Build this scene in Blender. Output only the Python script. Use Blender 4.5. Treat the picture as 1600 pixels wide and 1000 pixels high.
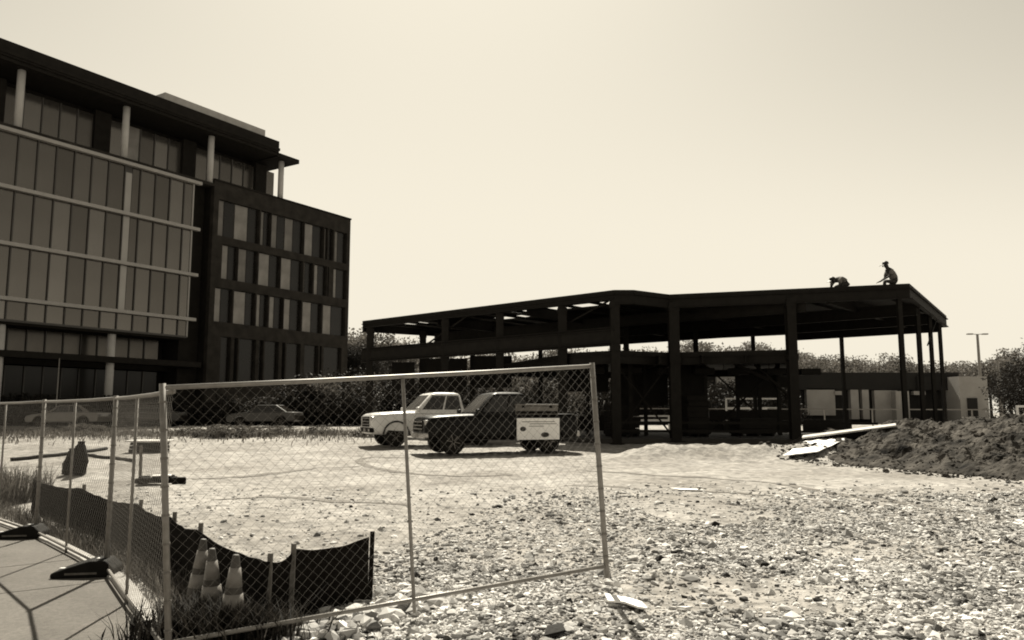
import bpy, math, random
import numpy as np
from mathutils import Vector, Matrix, noise

for o in list(bpy.data.objects):
    bpy.data.objects.remove(o)
S = bpy.context.scene
COL = S.collection
random.seed(7)
RNG = np.random.default_rng(7)

# ------------------------------------------------------------------ camera
F, HC = 1230.0, 1.7
PITCH = math.atan(145 / F)
cam_d = bpy.data.cameras.new('camera')
cam = bpy.data.objects.new('camera', cam_d)
COL.objects.link(cam)
cam.location = (0, 0, HC)
cam.rotation_euler = (math.pi / 2 + PITCH, 0, 0)
cam_d.sensor_width = 36
cam_d.lens = 36 * F / 1600
cam_d.clip_start = 0.05
cam_d.clip_end = 6000
S.camera = cam

# ------------------------------------------------------------------ sky, sun, exposure
SUN_EL = math.radians(50)
SUN_AZ = math.radians(-5.0)          # measured from +Y towards +X
sd = Vector((math.sin(SUN_AZ) * math.cos(SUN_EL), math.cos(SUN_AZ) * math.cos(SUN_EL), math.sin(SUN_EL)))
CREAM = (1.0, 0.925, 0.765)
W = bpy.data.worlds.new('World')
S.world = W
W.use_nodes = True
nt = W.node_tree
nt.nodes.clear()
n_out = nt.nodes.new('ShaderNodeOutputWorld')
n_bg = nt.nodes.new('ShaderNodeBackground')
n_sky = nt.nodes.new('ShaderNodeTexSky')
n_sky.sky_type = 'NISHITA'
n_sky.sun_disc = False
n_sky.sun_elevation = SUN_EL
n_sky.sun_rotation = SUN_AZ
n_sky.altitude = 100
n_sky.air_density = 0.6
n_sky.dust_density = 0.5
n_sky.ozone_density = 1.0
n_bw = nt.nodes.new('ShaderNodeRGBToBW')
n_min = nt.nodes.new('ShaderNodeMath'); n_min.operation = 'SMOOTH_MIN'
SKY_STRENGTH = 0.13
n_min.inputs[1].default_value = 0.462 / SKY_STRENGTH
n_min.inputs[2].default_value = 1.2
n_sc = nt.nodes.new('ShaderNodeVectorMath'); n_sc.operation = 'SCALE'
n_sc.inputs[0].default_value = CREAM
nt.links.new(n_sky.outputs[0], n_bw.inputs[0])
nt.links.new(n_bw.outputs[0], n_min.inputs[0])
nt.links.new(n_min.outputs[0], n_sc.inputs['Scale'])
nt.links.new(n_sc.outputs[0], n_bg.inputs['Color'])
n_bg.inputs['Strength'].default_value = SKY_STRENGTH
nt.links.new(n_bg.outputs[0], n_out.inputs['Surface'])

sl = bpy.data.lights.new('sun', 'SUN')
sl.energy = 5.0
sl.angle = math.radians(0.53)
sl.color = (1.0, 0.935, 0.79)
so = bpy.data.objects.new('sun', sl)
COL.objects.link(so)
so.location = (0, 30, 60)
so.rotation_euler = (-sd).to_track_quat('-Z', 'Y').to_euler()

S.render.engine = 'CYCLES'
S.view_settings.view_transform = 'Standard'
S.view_settings.look = 'None'
S.view_settings.exposure = 1.0
S.view_settings.gamma = 1.0
S.view_settings.use_curve_mapping = False
S.cycles.filter_width = 1.9
S.cycles.max_bounces = 5
S.cycles.diffuse_bounces = 3
S.cycles.glossy_bounces = 3
S.cycles.transmission_bounces = 4
S.cycles.transparent_max_bounces = 6

# ------------------------------------------------------------------ geometry helpers
CP, SP = math.cos(PITCH), math.sin(PITCH)
def ray(px, py):
    a, b = (px - 800) / F, (500 - py) / F
    return Vector((a, CP - b * SP, SP + b * CP))
def at(px, py, Y):
    r = ray(px, py); return Vector((0, 0, HC)) + r * (Y / r.y)
def pl(px, py, z):
    r = ray(px, py); return Vector((0, 0, HC)) + r * ((z - HC) / r.z)

def tone(v):
    """neutral albedo v seen through the warm print: darks a little browner"""
    k = min(1.0, max(0.0, v / 0.5)) ** 0.5
    return (v, v * (0.86 + 0.12 * k), v * (0.70 + 0.25 * k), 1)

MATS = {}
def mat(name, v, rough=0.7, var=0.25, scale=6.0, metal=0.0, spec=0.5, bump=0.0, bscale=None, attr=None, trans=0.0, coords='Object', detail=4.0, scale2=0, var2=0.25):
    if name in MATS: return MATS[name]
    m = bpy.data.materials.new(name); m.use_nodes = True
    t = m.node_tree; b = t.nodes['Principled BSDF']
    b.inputs['Roughness'].default_value = rough
    b.inputs['Metallic'].default_value = metal
    b.inputs['Specular IOR Level'].default_value = spec
    tc = t.nodes.new('ShaderNodeTexCoord')
    if attr:
        src = t.nodes.new('ShaderNodeAttribute'); src.attribute_name = attr
        fac = src.outputs['Fac']
    else:
        nz = t.nodes.new('ShaderNodeTexNoise')
        nz.inputs['Scale'].default_value = scale; nz.inputs['Detail'].default_value = detail
        t.links.new(tc.outputs[coords], nz.inputs['Vector'])
        fac = nz.outputs['Fac']
    rp = t.nodes.new('ShaderNodeValToRGB')
    lo, hi = max(0.002, v * (1 - var)), v * (1 + var)
    e = rp.color_ramp.elements
    e[0].color, e[1].color = tone(lo), tone(hi)
    if not attr: e[0].position, e[1].position = 0.3, 0.7
    t.links.new(fac, rp.inputs[0]); t.links.new(rp.outputs[0], b.inputs['Base Color'])
    if scale2:
        n2 = t.nodes.new('ShaderNodeTexNoise'); n2.inputs['Scale'].default_value = scale2; n2.inputs['Detail'].default_value = 5; n2.inputs['Distortion'].default_value = 0.6
        t.links.new(tc.outputs[coords], n2.inputs['Vector'])
        mr = t.nodes.new('ShaderNodeMapRange'); mr.inputs['From Min'].default_value = 0.35; mr.inputs['From Max'].default_value = 0.65
        mr.inputs['To Min'].default_value = 1 - var2; mr.inputs['To Max'].default_value = 1 + var2
        t.links.new(n2.outputs['Fac'], mr.inputs['Value'])
        mu = t.nodes.new('ShaderNodeVectorMath'); mu.operation = 'SCALE'
        t.links.new(rp.outputs[0], mu.inputs[0]); t.links.new(mr.outputs[0], mu.inputs['Scale']); t.links.new(mu.outputs[0], b.inputs['Base Color'])
    if bump:
        nb = t.nodes.new('ShaderNodeTexNoise'); nb.inputs['Scale'].default_value = bscale or scale * 4; nb.inputs['Detail'].default_value = 6
        bp = t.nodes.new('ShaderNodeBump'); bp.inputs['Strength'].default_value = bump; bp.inputs['Distance'].default_value = 0.05
        t.links.new(tc.outputs[coords], nb.inputs['Vector']); t.links.new(nb.outputs['Fac'], bp.inputs['Height'])
        t.links.new(bp.outputs[0], b.inputs['Normal'])
    if trans:
        tr = t.nodes.new('ShaderNodeBsdfTranslucent'); mx = t.nodes.new('ShaderNodeMixShader'); mx.inputs[0].default_value = trans
        t.links.new(rp.outputs[0], tr.inputs['Color'])
        out = t.nodes['Material Output']
        t.links.new(b.outputs[0], mx.inputs[1]); t.links.new(tr.outputs[0], mx.inputs[2]); t.links.new(mx.outputs[0], out.inputs['Surface'])
    MATS[name] = m
    return m

class MB:
    def __init__(s): s.v = []; s.f = []
    def add(s, vs, fs):
        n = len(s.v); s.v += [tuple(v) for v in vs]; s.f += [tuple(i + n for i in f) for f in fs]; return s
    def box(s, c, d, rz=0.0, M=None):
        x, y, z = d[0] / 2, d[1] / 2, d[2] / 2
        P = [Vector((sx * x, sy * y, sz * z)) for sz in (-1, 1) for sy in (-1, 1) for sx in (-1, 1)]
        R = M if M is not None else Matrix.Rotation(rz, 3, 'Z')
        P = [R @ p + Vector(c) for p in P]
        return s.add(P, [(0, 2, 3, 1), (4, 5, 7, 6), (0, 1, 5, 4), (2, 6, 7, 3), (0, 4, 6, 2), (1, 3, 7, 5)])
    def bar(s, a, b, w, h, up=(0, 0, 1)):
        a, b = Vector(a), Vector(b); d = b - a; L = d.length
        if L < 1e-6: return s
        x = d / L; upv = Vector(up)
        if abs(x.dot(upv)) > 0.98: upv = Vector((0, 1, 0))
        y = upv.cross(x).normalized(); z = x.cross(y)
        M = Matrix((x, y, z)).transposed()
        return s.box((a + b) / 2, (L, w, h), M=M)
    def tube(s, pts, r, n=6, cap=True):
        pts = [Vector(p) for p in pts]; rs = r if isinstance(r, (list, tuple)) else [r] * len(pts)
        vs, fs = [], []
        for i, p in enumerate(pts):
            t = (pts[min(i + 1, len(pts) - 1)] - pts[max(i - 1, 0)]).normalized()
            u = Vector((0, 0, 1)) if abs(t.z) < 0.9 else Vector((1, 0, 0))
            a = u.cross(t).normalized(); b = t.cross(a)
            for k in range(n):
                an = 2 * math.pi * k / n
                vs.append(p + (a * math.cos(an) + b * math.sin(an)) * rs[i])
        for i in range(len(pts) - 1):
            for k in range(n):
                k2 = (k + 1) % n
                fs.append((i * n + k, i * n + k2, (i + 1) * n + k2, (i + 1) * n + k))
        if cap:
            fs.append(tuple(range(n))[::-1]); fs.append(tuple(range((len(pts) - 1) * n, len(pts) * n)))
        return s.add(vs, fs)
    def lathe(s, prof, n=16, c=(0, 0, 0), axis='Z'):
        vs, fs = [], []
        for r, z in prof:
            for k in range(n):
                a = 2 * math.pi * k / n
                if axis == 'Z': vs.append((c[0] + r * math.cos(a), c[1] + r * math.sin(a), c[2] + z))
                else: vs.append((c[0] + r * math.cos(a), c[1] + z, c[2] + r * math.sin(a)))
        for i in range(len(prof) - 1):
            for k in range(n):
                k2 = (k + 1) % n
                fs.append((i * n + k, i * n + k2, (i + 1) * n + k2, (i + 1) * n + k))
        fs.append(tuple(range(n))[::-1]); fs.append(tuple(range((len(prof) - 1) * n, len(prof) * n)))
        return s.add(vs, fs)
    def prism(s, poly, z0, z1):
        n = len(poly)
        vs = [(p[0], p[1], z0) for p in poly] + [(p[0], p[1], z1) for p in poly]
        fs = [tuple(range(n))[::-1], tuple(range(n, 2 * n))] + [(i, (i + 1) % n, n + (i + 1) % n, n + i) for i in range(n)]
        return s.add(vs, fs)
    def sideprism(s, poly, y0, y1):
        n = len(poly)
        vs = [(p[0], y0, p[1]) for p in poly] + [(p[0], y1, p[1]) for p in poly]
        fs = [tuple(range(n)), tuple(range(n, 2 * n))[::-1]] + [(i, n + i, n + (i + 1) % n, (i + 1) % n) for i in range(n)]
        return s.add(vs, fs)
    def mesh(s, name, m, origin=(0, 0, 0), smooth=False):
        me = bpy.data.meshes.new(name)
        o = origin
        me.from_pydata([(v[0] - o[0], v[1] - o[1], v[2] - o[2]) for v in s.v], [], s.f)
        me.materials.append(m)
        if smooth: me.polygons.foreach_set('use_smooth', [True] * len(me.polygons))
        me.update()
        return me
    def build(s, name, m, parent=None, origin=(0, 0, 0), smooth=False, bevel=0, seg=2, loc=None):
        ob = bpy.data.objects.new(name, s.mesh(name, m, origin, smooth))
        COL.objects.link(ob)
        if parent is not None: ob.parent = parent
        if loc is not None: ob.location = loc
        if bevel:
            md = ob.modifiers.new('bevel', 'BEVEL'); md.width = bevel; md.segments = seg; md.limit_method = 'ANGLE'
        return ob

def obj(name, me, parent=None, loc=(0, 0, 0), rz=0.0, scale=None):
    o = bpy.data.objects.new(name, me); COL.objects.link(o)
    if parent is not None: o.parent = parent
    o.location = loc; o.rotation_euler = (0, 0, rz)
    if scale is not None: o.scale = scale
    return o
def tag(o, label=None, cat=None, group=None, kind=None):
    if label: o['label'] = label
    if cat: o['category'] = cat
    if group: o['group'] = group
    if kind: o['kind'] = kind
    return o
def empty(name, loc=(0, 0, 0), rz=0.0, label=None, cat=None, group=None):
    o = bpy.data.objects.new(name, None); COL.objects.link(o)
    o.location = loc; o.rotation_euler = (0, 0, rz); o.empty_display_size = 0.2
    return tag(o, label, cat, group)
def np_mesh(name, V, Fq, m, attr=None, smooth=False):
    """fast mesh from numpy: V (n,3), Fq (k,c) constant corner count"""
    me = bpy.data.meshes.new(name)
    k, c = Fq.shape
    me.vertices.add(len(V)); me.vertices.foreach_set('co', np.asarray(V, dtype=np.float32).ravel())
    me.loops.add(k * c); me.loops.foreach_set('vertex_index', Fq.astype(np.int32).ravel())
    me.polygons.add(k); me.polygons.foreach_set('loop_start', np.arange(0, k * c, c, dtype=np.int32))
    if attr is not None:
        a = me.attributes.new('shade', 'FLOAT', 'FACE'); a.data.foreach_set('value', np.asarray(attr, dtype=np.float32))
    me.materials.append(m)
    me.polygons.foreach_set('use_smooth', np.full(k, bool(smooth)))
    me.update(); me.validate()
    return me

# ------------------------------------------------------------------ materials
M_dirt = mat('pale_dirt', 0.245, 0.95, 0.26, 0.45, bump=0.9, bscale=9, coords='Object', detail=10, spec=0.2, scale2=4.5, var2=0.34)
M_track = mat('packed_dirt', 0.15, 0.95, 0.25, 2.0, bump=0.4, bscale=20, spec=0.2)
M_soil = mat('dark_soil', 0.052, 0.98, 0.95, 1.9, bump=0.9, bscale=9, detail=8, spec=0.1)  # strong mottling puts sunlit patches into the soil colour
M_stone = mat('gravel_stone', 0.38, 0.9, 0.97, attr='shade', spec=0.3)
M_conc = mat('concrete', 0.105, 0.85, 0.16, 1.3, scale2=24, var2=0.16, bump=0.15, bscale=60, spec=0.3)
M_kerb = mat('kerb_concrete', 0.34, 0.85, 0.15, 5.0, bump=0.1, spec=0.3)
M_galv = mat('galvanised_tube', 0.21, 0.5, 0.15, 20, metal=0.25)
M_wire = mat('galvanised_wire', 0.14, 0.5, 0.15, 20, metal=0.2)
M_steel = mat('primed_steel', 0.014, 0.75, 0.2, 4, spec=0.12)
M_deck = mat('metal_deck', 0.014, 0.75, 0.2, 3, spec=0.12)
M_black = mat('black_rubber', 0.008, 0.8, 0.3, 10, spec=0.15)
M_fabric = mat('black_silt_fabric', 0.009, 0.95, 0.3, 30, spec=0.04)
M_wood = mat('weathered_wood', 0.13, 0.9, 0.3, 12, bump=0.2)
M_white = mat('white_paint', 0.65, 0.5, 0.06, 5)
M_sheet = mat('white_sheet', 0.85, 0.6, 0.06, 3)
M_scrawl = mat('dark_print', 0.03, 0.8, 0.2)
M_fin = mat('pale_metal_fin', 0.30, 0.5, 0.06, 2)
M_column = mat('pale_column', 0.40, 0.6, 0.08, 2)
M_brick = mat('dark_brick', 0.026, 0.9, 0.35, 1.2, bump=0.2, spec=0.15)
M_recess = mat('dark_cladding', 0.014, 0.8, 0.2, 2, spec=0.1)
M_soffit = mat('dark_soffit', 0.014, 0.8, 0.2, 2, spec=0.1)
M_glass = [mat('tinted_glass_%s' % n, v, 0.14, 0.12, 0.15, metal=0.75, spec=0.5) for n, v in (('mid', 0.115), ('dim', 0.090), ('pale', 0.145))]
M_glass_low = mat('dim_glass', 0.055, 0.2, 0.4, 0.3, metal=0.75)  # dimmer version of the tinted glass
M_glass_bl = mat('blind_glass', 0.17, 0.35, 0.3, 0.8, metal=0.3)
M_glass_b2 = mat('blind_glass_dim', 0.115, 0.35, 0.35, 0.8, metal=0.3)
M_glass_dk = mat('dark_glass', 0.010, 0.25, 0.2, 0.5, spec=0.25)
M_glass_lt = mat('column_pane', 0.28, 0.3, 0.1, 0.5, metal=0.4)
M_mull = mat('dark_mullion', 0.036, 0.5, 0.1, 5)
M_screen = mat('plant_screen', 0.35, 0.6, 0.1, 2)
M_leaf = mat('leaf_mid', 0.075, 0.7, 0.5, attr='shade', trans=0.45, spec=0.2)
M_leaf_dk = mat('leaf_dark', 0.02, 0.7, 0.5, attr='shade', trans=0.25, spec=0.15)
M_leaf_far = mat('leaf_far', 0.11, 0.7, 0.4, attr='shade', trans=0.45, spec=0.2)  # paler than nearer leaves, haze and backlight put into the colour
M_weed = mat('dry_weed', 0.085, 0.8, 0.6, attr='shade', trans=0.4, spec=0.2)
M_bark = mat('bark', 0.05, 0.95, 0.3, 8, bump=0.4)

# ------------------------------------------------------------------ ground
def sstep(a, b, x):
    t = np.clip((np.asarray(x, dtype=float) - a) / (b - a), 0, 1)
    return t * t * (3 - 2 * t)
def tz(x, y):
    x = np.asarray(x, dtype=float); y = np.asarray(y, dtype=float)
    z = 0.15 * sstep(0.55, 2.6, (x + 2.3) * 0.79 + (y - 5.4) * 0.61) + 0.13 * sstep(9, 25, y) + 0.30 * sstep(24, 38, y) + 0.22 * sstep(38, 55, y)
    return z
def tzf(x, y): return float(tz(x, y))
def vnoise(x, y, sc, seed=0.0):
    return np.array([noise.noise(Vector((a * sc + seed, b * sc - seed, seed * 0.37))) for a, b in zip(x.ravel(), y.ravel())]).reshape(x.shape)

def grid_coords(segs):
    out = [segs[0][0]]
    for a, b, n in segs:
        out += list(np.linspace(a, b, n + 1)[1:])
    return np.array(out)
gx = grid_coords([(-3000, -300, 8), (-300, -60, 12), (-60, -14, 40), (-14, 16, 220), (16, 60, 50), (60, 300, 14), (300, 3000, 8)])
gy = grid_coords([(-300, -20, 8), (-20, 4, 24), (4, 20, 150), (20, 40, 100), (40, 70, 50), (70, 300, 20), (300, 4500, 10)])
GX, GY = np.meshgrid(gx, gy)
GZ = tz(GX, GY)
near = (np.abs(GX) < 30) & (GY > 2) & (GY < 60)
bum = np.zeros_like(GZ)
xi, yi = GX[near], GY[near]
bum[near] = 0.030 * vnoise(xi, yi, 0.8, 3) + 0.022 * vnoise(xi, yi, 2.6, 9) + 0.012 * vnoise(xi, yi, 6.0, 5)
walk = sstep(0.2, 0.75, (GX + 2.3) * 0.79 + (GY - 5.4) * 0.61)   # 0 under the pavement
bum *= (0.15 + 0.85 * walk)
# a low ridge of scraped dirt in front of the frame
bum += (0.40 + 3.0 * bum) * np.exp(-((GY - 25.2 + 0.05 * GX) / 1.15) ** 2) * sstep(2.6, 4.6, GX) * (1 - sstep(9.5, 12.5, GX)) * near
GZ = GZ + bum - 0.03 * (1 - walk)
nxg, nyg = len(gx), len(gy)
idx = np.arange(nxg * nyg).reshape(nyg, nxg)
Fq = np.stack([idx[:-1, :-1], idx[:-1, 1:], idx[1:, 1:], idx[1:, :-1]], -1).reshape(-1, 4)
me = np_mesh('ground', np.stack([GX, GY, GZ], -1).reshape(-1, 3), Fq, M_dirt, smooth=True)
ground = obj('ground', me); tag(ground, kind='structure')
def gz(x, y):
    """height of the built ground sheet"""
    i = min(max(int(np.searchsorted(gx, x)) - 1, 0), nxg - 2); j = min(max(int(np.searchsorted(gy, y)) - 1, 0), nyg - 2)
    u = (x - gx[i]) / (gx[i + 1] - gx[i]); v = (y - gy[j]) / (gy[j + 1] - gy[j])
    return float((GZ[j, i] * (1 - u) + GZ[j, i + 1] * u) * (1 - v) + (GZ[j + 1, i] * (1 - u) + GZ[j + 1, i + 1] * u) * v)

ground_z = gz
def ribbon(name, pts, w, m, dz=0.008):
    P = [Vector((p[0], p[1], 0)) for p in pts]; mb = MB(); L = []
    Q = []
    for a, b in zip(P[:-1], P[1:]):
        n = max(2, int((b - a).length / 0.12))
        Q += [a.lerp(b, k / n) for k in range(n)]
    Q.append(P[-1])
    for i, p in enumerate(Q):
        t = (Q[min(i + 1, len(Q) - 1)] - Q[max(i - 1, 0)]).normalized(); s = Vector((-t.y, t.x, 0))
        ww = w * (0.75 + 0.5 * noise.noise(p * 0.9))
        for k in (-1, -0.33, 0.33, 1):
            q = p + s * ww * k / 2; L.append((q.x, q.y, gz(q.x, q.y) + dz))
    fs = [(i * 4 + k, i * 4 + k + 1, i * 4 + 5 + k, i * 4 + 4 + k) for i in range(len(Q) - 1) for k in range(3)]
    mb.add(L, fs)
    return mb.build(name, m, smooth=True)
def arc_pts(ctrl, n=24):
    P = [Vector((c[0], c[1], 0)) for c in ctrl]; out = []
    P = [P[0] * 2 - P[1]] + P + [P[-1] * 2 - P[-2]]
    for i in range(1, len(P) - 2):
        for k in range(n):
            t = k / n
            out.append(0.5 * ((2 * P[i]) + (P[i + 1] - P[i - 1]) * t + (2 * P[i - 1] - 5 * P[i] + 4 * P[i + 1] - P[i + 2]) * t * t + (3 * P[i] - P[i - 1] - 3 * P[i + 1] + P[i + 2]) * t ** 3))
    return out + [P[-2]]
def gp(px, py, z=0.28): return pl(px, py, z)
for k, ctrl in enumerate([
        [(640, 716), (575, 716), (562, 722), (600, 733), (690, 741), (800, 740)],
        [(880, 752), (1000, 757), (1120, 762), (1260, 772), (1420, 800)],
        [(900, 733), (1060, 742), (1200, 750), (1330, 768), (1500, 790)],
        [(300, 745), (380, 742), (470, 733), (560, 728)],
        [(330, 772), (420, 768), (540, 775), (640, 778)]]):
    t = ribbon('tyre_track', arc_pts([gp(*c) for c in ctrl], 10), (0.30, 0.22, 0.24, 0.28, 0.24)[k], M_track)
    tag(t, kind='structure')

# ------------------------------------------------------------------ pavement along the fence
FP = [Vector((-2.40, 5.62, 0)), Vector((-4.18, 8.35, 0)), Vector((-6.38, 10.80, 0)), Vector((-9.05, 13.35, 0))]
edge = [FP[0] + (FP[0] - FP[1]).normalized() * 3.2] + FP + [FP[3] + (FP[3] - FP[2]).normalized() * 3.5]
edge = [e + Vector((0.13, 0.10, 0)) for e in edge]
pavement = empty('pavement', edge[2]); tag(pavement, kind='structure')
kerbo = empty('kerb', edge[2]); tag(kerbo, kind='structure')
def edge_at(s):
    for a, b in zip(edge[:-1], edge[1:]):
        L = (b - a).length
        if s <= L: return a.lerp(b, s / L), (b - a).normalized()
        s -= L
    return edge[-1], (edge[-1] - edge[-2]).normalized()
tot = sum((b - a).length for a, b in zip(edge[:-1], edge[1:]))
nsl = int(tot / 1.52)
def edge_n(i):
    p, t = edge_at(min(tot, i * 1.52)); p2, t2 = edge_at(min(tot, i * 1.52 + 0.6)); p0, t0 = edge_at(max(0, i * 1.52 - 0.6))
    tt = (t0 + t2).normalized(); return p, Vector((-tt.y, tt.x, 0))
for i in range(nsl):
    (a, na), (b, nb) = edge_n(i), edge_n(i + 1)
    d = (b - a).normalized() * 0.005
    for k in range(3):
        w0, w1 = 0.165 + k * 1.5, 0.155 + (k + 1) * 1.5
        q = [a + d + na * w0, b - d + nb * w0, b - d + nb * w1, a + d + na * w1]
        MB().prism([(p.x, p.y) for p in q], -0.06, 0.05 + 0.002 * ((i * 7 + k * 3) % 3)).build('slab', M_conc, pavement, edge[2])
    q = [a + d, b - d, b - d + nb * 0.15, a + d + na * 0.15]
    MB().prism([(p.x, p.y) for p in q], -0.08, 0.075).build('kerb_stone', M_kerb, kerbo, edge[2], bevel=0.012)

# ------------------------------------------------------------------ office building
OA = math.atan2(0.8476, 0.5306)
OB = (-35.1, 54.0, 0.6)
office = empty('office_building', OB, OA, 'tall glass and dark brick office building with overhanging flat roof on slender pale columns', 'building')
def osub(name, mb, m, parent=None, **k): return mb.build(name, m, parent or office, (0, 0, OB[2]), **k)
def obox(x0, x1, y0, y1, z0, z1, mb=None):
    mb = mb or MB()
    return mb.box(((x0 + x1) / 2, (y0 + y1) / 2, (z0 + z1) / 2), (x1 - x0, y1 - y0, z1 - z0))
MOD = 8.03 / 6
XL, XC = 0.1 - 10 * MOD, 14.35
BANDS = [9.57, 13.40, 17.38, 21.45]
# core volume behind the facades
osub('core_wall', obox(XL, 33.2, 3.4, 20.9, 0.4, 21.95), M_recess)
osub('terrace_core', obox(XL, 25.0, 3.42, 21, 21.96, 26.4), M_recess)
# curtain wall
pane_cache = {}
def pane(parent, x0, x1, y, z0, z1, m, name='window_pane'):
    key = (round(x1 - x0, 3), round(z1 - z0, 3), m.name)
    if key not in pane_cache:
        pane_cache[key] = MB().box((0, 0, 0), (x1 - x0, 0.03, z1 - z0)).mesh(name, m)
    return obj(name, pane_cache[key], parent, ((x0 + x1) / 2, y, (z0 + z1) / 2 - OB[2]))
curtain = osub('curtain_wall', obox(XL, XC, 0.12, 3.35, 8.05, 21.3), M_mull)
zed = [8.15] + BANDS
rr = random.Random(4)
for r in range(4):
    z0 = zed[r] + (0.16 if r else 0.0); z1 = zed[r + 1] - 0.16
    n = int(round((XC - XL) / MOD))
    for i in range(n + 1):
        x0 = XL + i * MOD; x1 = min(x0 + MOD, XC)
        if x1 - x0 < 0.25: continue
        atcol = abs(x0 - (0.1 + 6 * MOD)) < 0.1
        if atcol and r > 0:
            pane(curtain, x0 + 0.05, x0 + 0.62, 0.09, z0, z1 - (0.5 if r == 3 else 0.0), M_glass_lt)  # pale pane standing in for the column behind the glass
            pane(curtain, x0 + 0.66, x1 - 0.05, 0.09, z0, z1, M_glass[1])
        else:
            pane(curtain, x0 + 0.05, x1 - 0.05, 0.09, z0, z1, rr.choice([M_glass[0], M_glass[0], M_glass[1], M_glass[2]]))
    for i in range(1, n + 1):
        x0 = XL + i * MOD
        if x0 < XC: osub('mullion', obox(x0 - 0.04, x0 + 0.04, -0.03, 0.10, z0, z1), M_mull, curtain)
osub('corner_post', obox(XC - 0.02, XC + 0.10, 0.0, 0.14, 8.05, 21.3), M_fin, curtain)
for z in BANDS:
    osub('horizontal_fin', obox(XL, XC + 0.62, -0.34, 0.07, z - 0.13, z + 0.13), M_fin)
osub('base_fascia', obox(XL, XC, -0.06, 0.11, 7.98, 8.14), M_mull)
# recessed dark bay between glass and brick
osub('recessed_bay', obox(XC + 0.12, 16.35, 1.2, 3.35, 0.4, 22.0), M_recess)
# ground floor behind columns: glass with spandrel
osub('spandrel', obox(XL, XC + 1.5, 2.2, 3.35, 5.2, 6.1), M_recess)
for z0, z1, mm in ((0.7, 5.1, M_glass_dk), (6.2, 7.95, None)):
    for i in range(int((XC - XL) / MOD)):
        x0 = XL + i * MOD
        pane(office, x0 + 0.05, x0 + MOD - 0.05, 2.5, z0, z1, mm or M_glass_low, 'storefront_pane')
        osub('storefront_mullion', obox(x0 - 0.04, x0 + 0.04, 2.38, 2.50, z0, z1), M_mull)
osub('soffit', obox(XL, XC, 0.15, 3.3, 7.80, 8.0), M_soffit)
for i in range(-1, 2):
    x = 0.1 + i * 8.03
    MB().lathe([(0.30, 0.3), (0.30, 8.0)], 20, (x, 0.55, 0)).build('column', M_column, office, (0, 0, OB[2]), smooth=True)
osub('column_band', obox(XL, XC + 1.5, -0.1, 1.3, 5.55, 6.0), M_recess)
# terrace floor with glass set back, roof slab with overhang and rounded columns
osub('terrace_slab', obox(XL, 16.4, -0.05, 3.4, 21.62, 21.9), M_brick)
xe = 25.3
for i in range(int((xe - XL) / MOD) + 1):
    x0 = XL + i * MOD; x1 = min(x0 + MOD, xe)
    if x1 - x0 < 0.3: continue
    if any(abs(x0 - (0.1 + k * 8.03 - MOD)) < 0.1 for k in range(-1, 4)):
        osub('terrace_pier', obox(x0, x1, 2.4, 3.3, 21.9, 26.0), M_recess); continue
    pane(office, x0 + 0.04, x1 - 0.04, 2.6, 22.0, 25.6, rr.choice([M_glass[0], M_glass[2], M_glass[1], M_glass_bl if i % 7 == 3 else M_glass[0]]), 'terrace_pane')
    osub('terrace_mullion', obox(x0 - 0.04, x0 + 0.04, 2.5, 2.62, 22.0, 25.6), M_mull)
for k in range(-1, 4):
    x = 0.1 + k * 8.03
    MB().lathe([(0.27, 21.85), (0.27, 26.5)], 18, (x, 0.35, 0)).build('terrace_column', M_column, office, (0, 0, OB[2]), smooth=True)
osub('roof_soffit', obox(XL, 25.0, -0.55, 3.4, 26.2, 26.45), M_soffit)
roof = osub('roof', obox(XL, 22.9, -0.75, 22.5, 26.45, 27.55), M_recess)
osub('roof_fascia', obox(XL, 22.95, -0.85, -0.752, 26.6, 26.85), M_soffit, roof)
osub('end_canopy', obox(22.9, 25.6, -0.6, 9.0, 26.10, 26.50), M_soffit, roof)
osub('plant_screen', obox(11.6, 22.3, 0.6, 14, 27.56, 28.75), M_screen, roof)
# brick wing with punched windows
def fx(px, py=400, off=0.0):
    ex, ey = 0.5306, 0.8476; sx, sy = -35.1 - ey * off, 54 + ex * off
    r = ray(px, py); det = -r.x * ey + r.y * ex; k = (-sx * ey + sy * ex) / det
    return (r.x * k - sx) * ex + (r.y * k - sy) * ey
bx0, bx1 = 16.45, 33.6
brick = osub('brick_wing', obox(bx0, bx1, 0.45, 21, 0.4, 22.0), M_recess)
WR = [(17.35, 20.65, 345, [(341, 352, 1), (352, 369, 0), (369, 390, 1), (390, 406, 0), (408, 415, 1), (415, 424, 0), (425, 436, 1), (436, 448, 0), (448, 461, 1), (461, 476, 0), (477, 492, 1), (492, 507, 0), (508, 513, 1), (514, 522, 0), (524, 531, 1), (531, 543, 0)]),
      (13.55, 16.65, 400, [(347, 359, 1), (359, 372, 0), (373, 388, 1), (388, 403, 0), (405, 424, 1), (424, 439, 0), (440, 458, 1), (458, 474, 0), (476, 480, 1), (480, 490, 0), (492, 500, 1), (500, 512, 0), (513, 515, 1), (522, 529, 1), (529, 543, 0)]),
      (9.65, 12.70, 480, [(335, 347, 1), (347, 363, 0), (365, 386, 1), (386, 399, 0), (401, 409, 1), (409, 419, 0), (421, 431, 1), (431, 443, 0), (444, 456, 1), (456, 471, 0), (473, 489, 1), (489, 503, 0), (505, 520, 1), (520, 540, 0)]),
      (4.2, 8.4, 540, [(345, 361, 0), (366, 372, 1), (374, 400, 0), (405, 412, 1), (414, 436, 0), (441, 446, 1), (448, 470, 0), (476, 498, 0), (500, 503, 1), (506, 534, 0)])]
zs = [22.2] + [z for r in WR for z in (r[1], r[0])] + [0.4]
for i in range(0, len(zs), 2):
    osub('brick_spandrel', obox(bx0, bx1, 0.0, 0.44, zs[i + 1], zs[i]), M_brick, brick)
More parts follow.
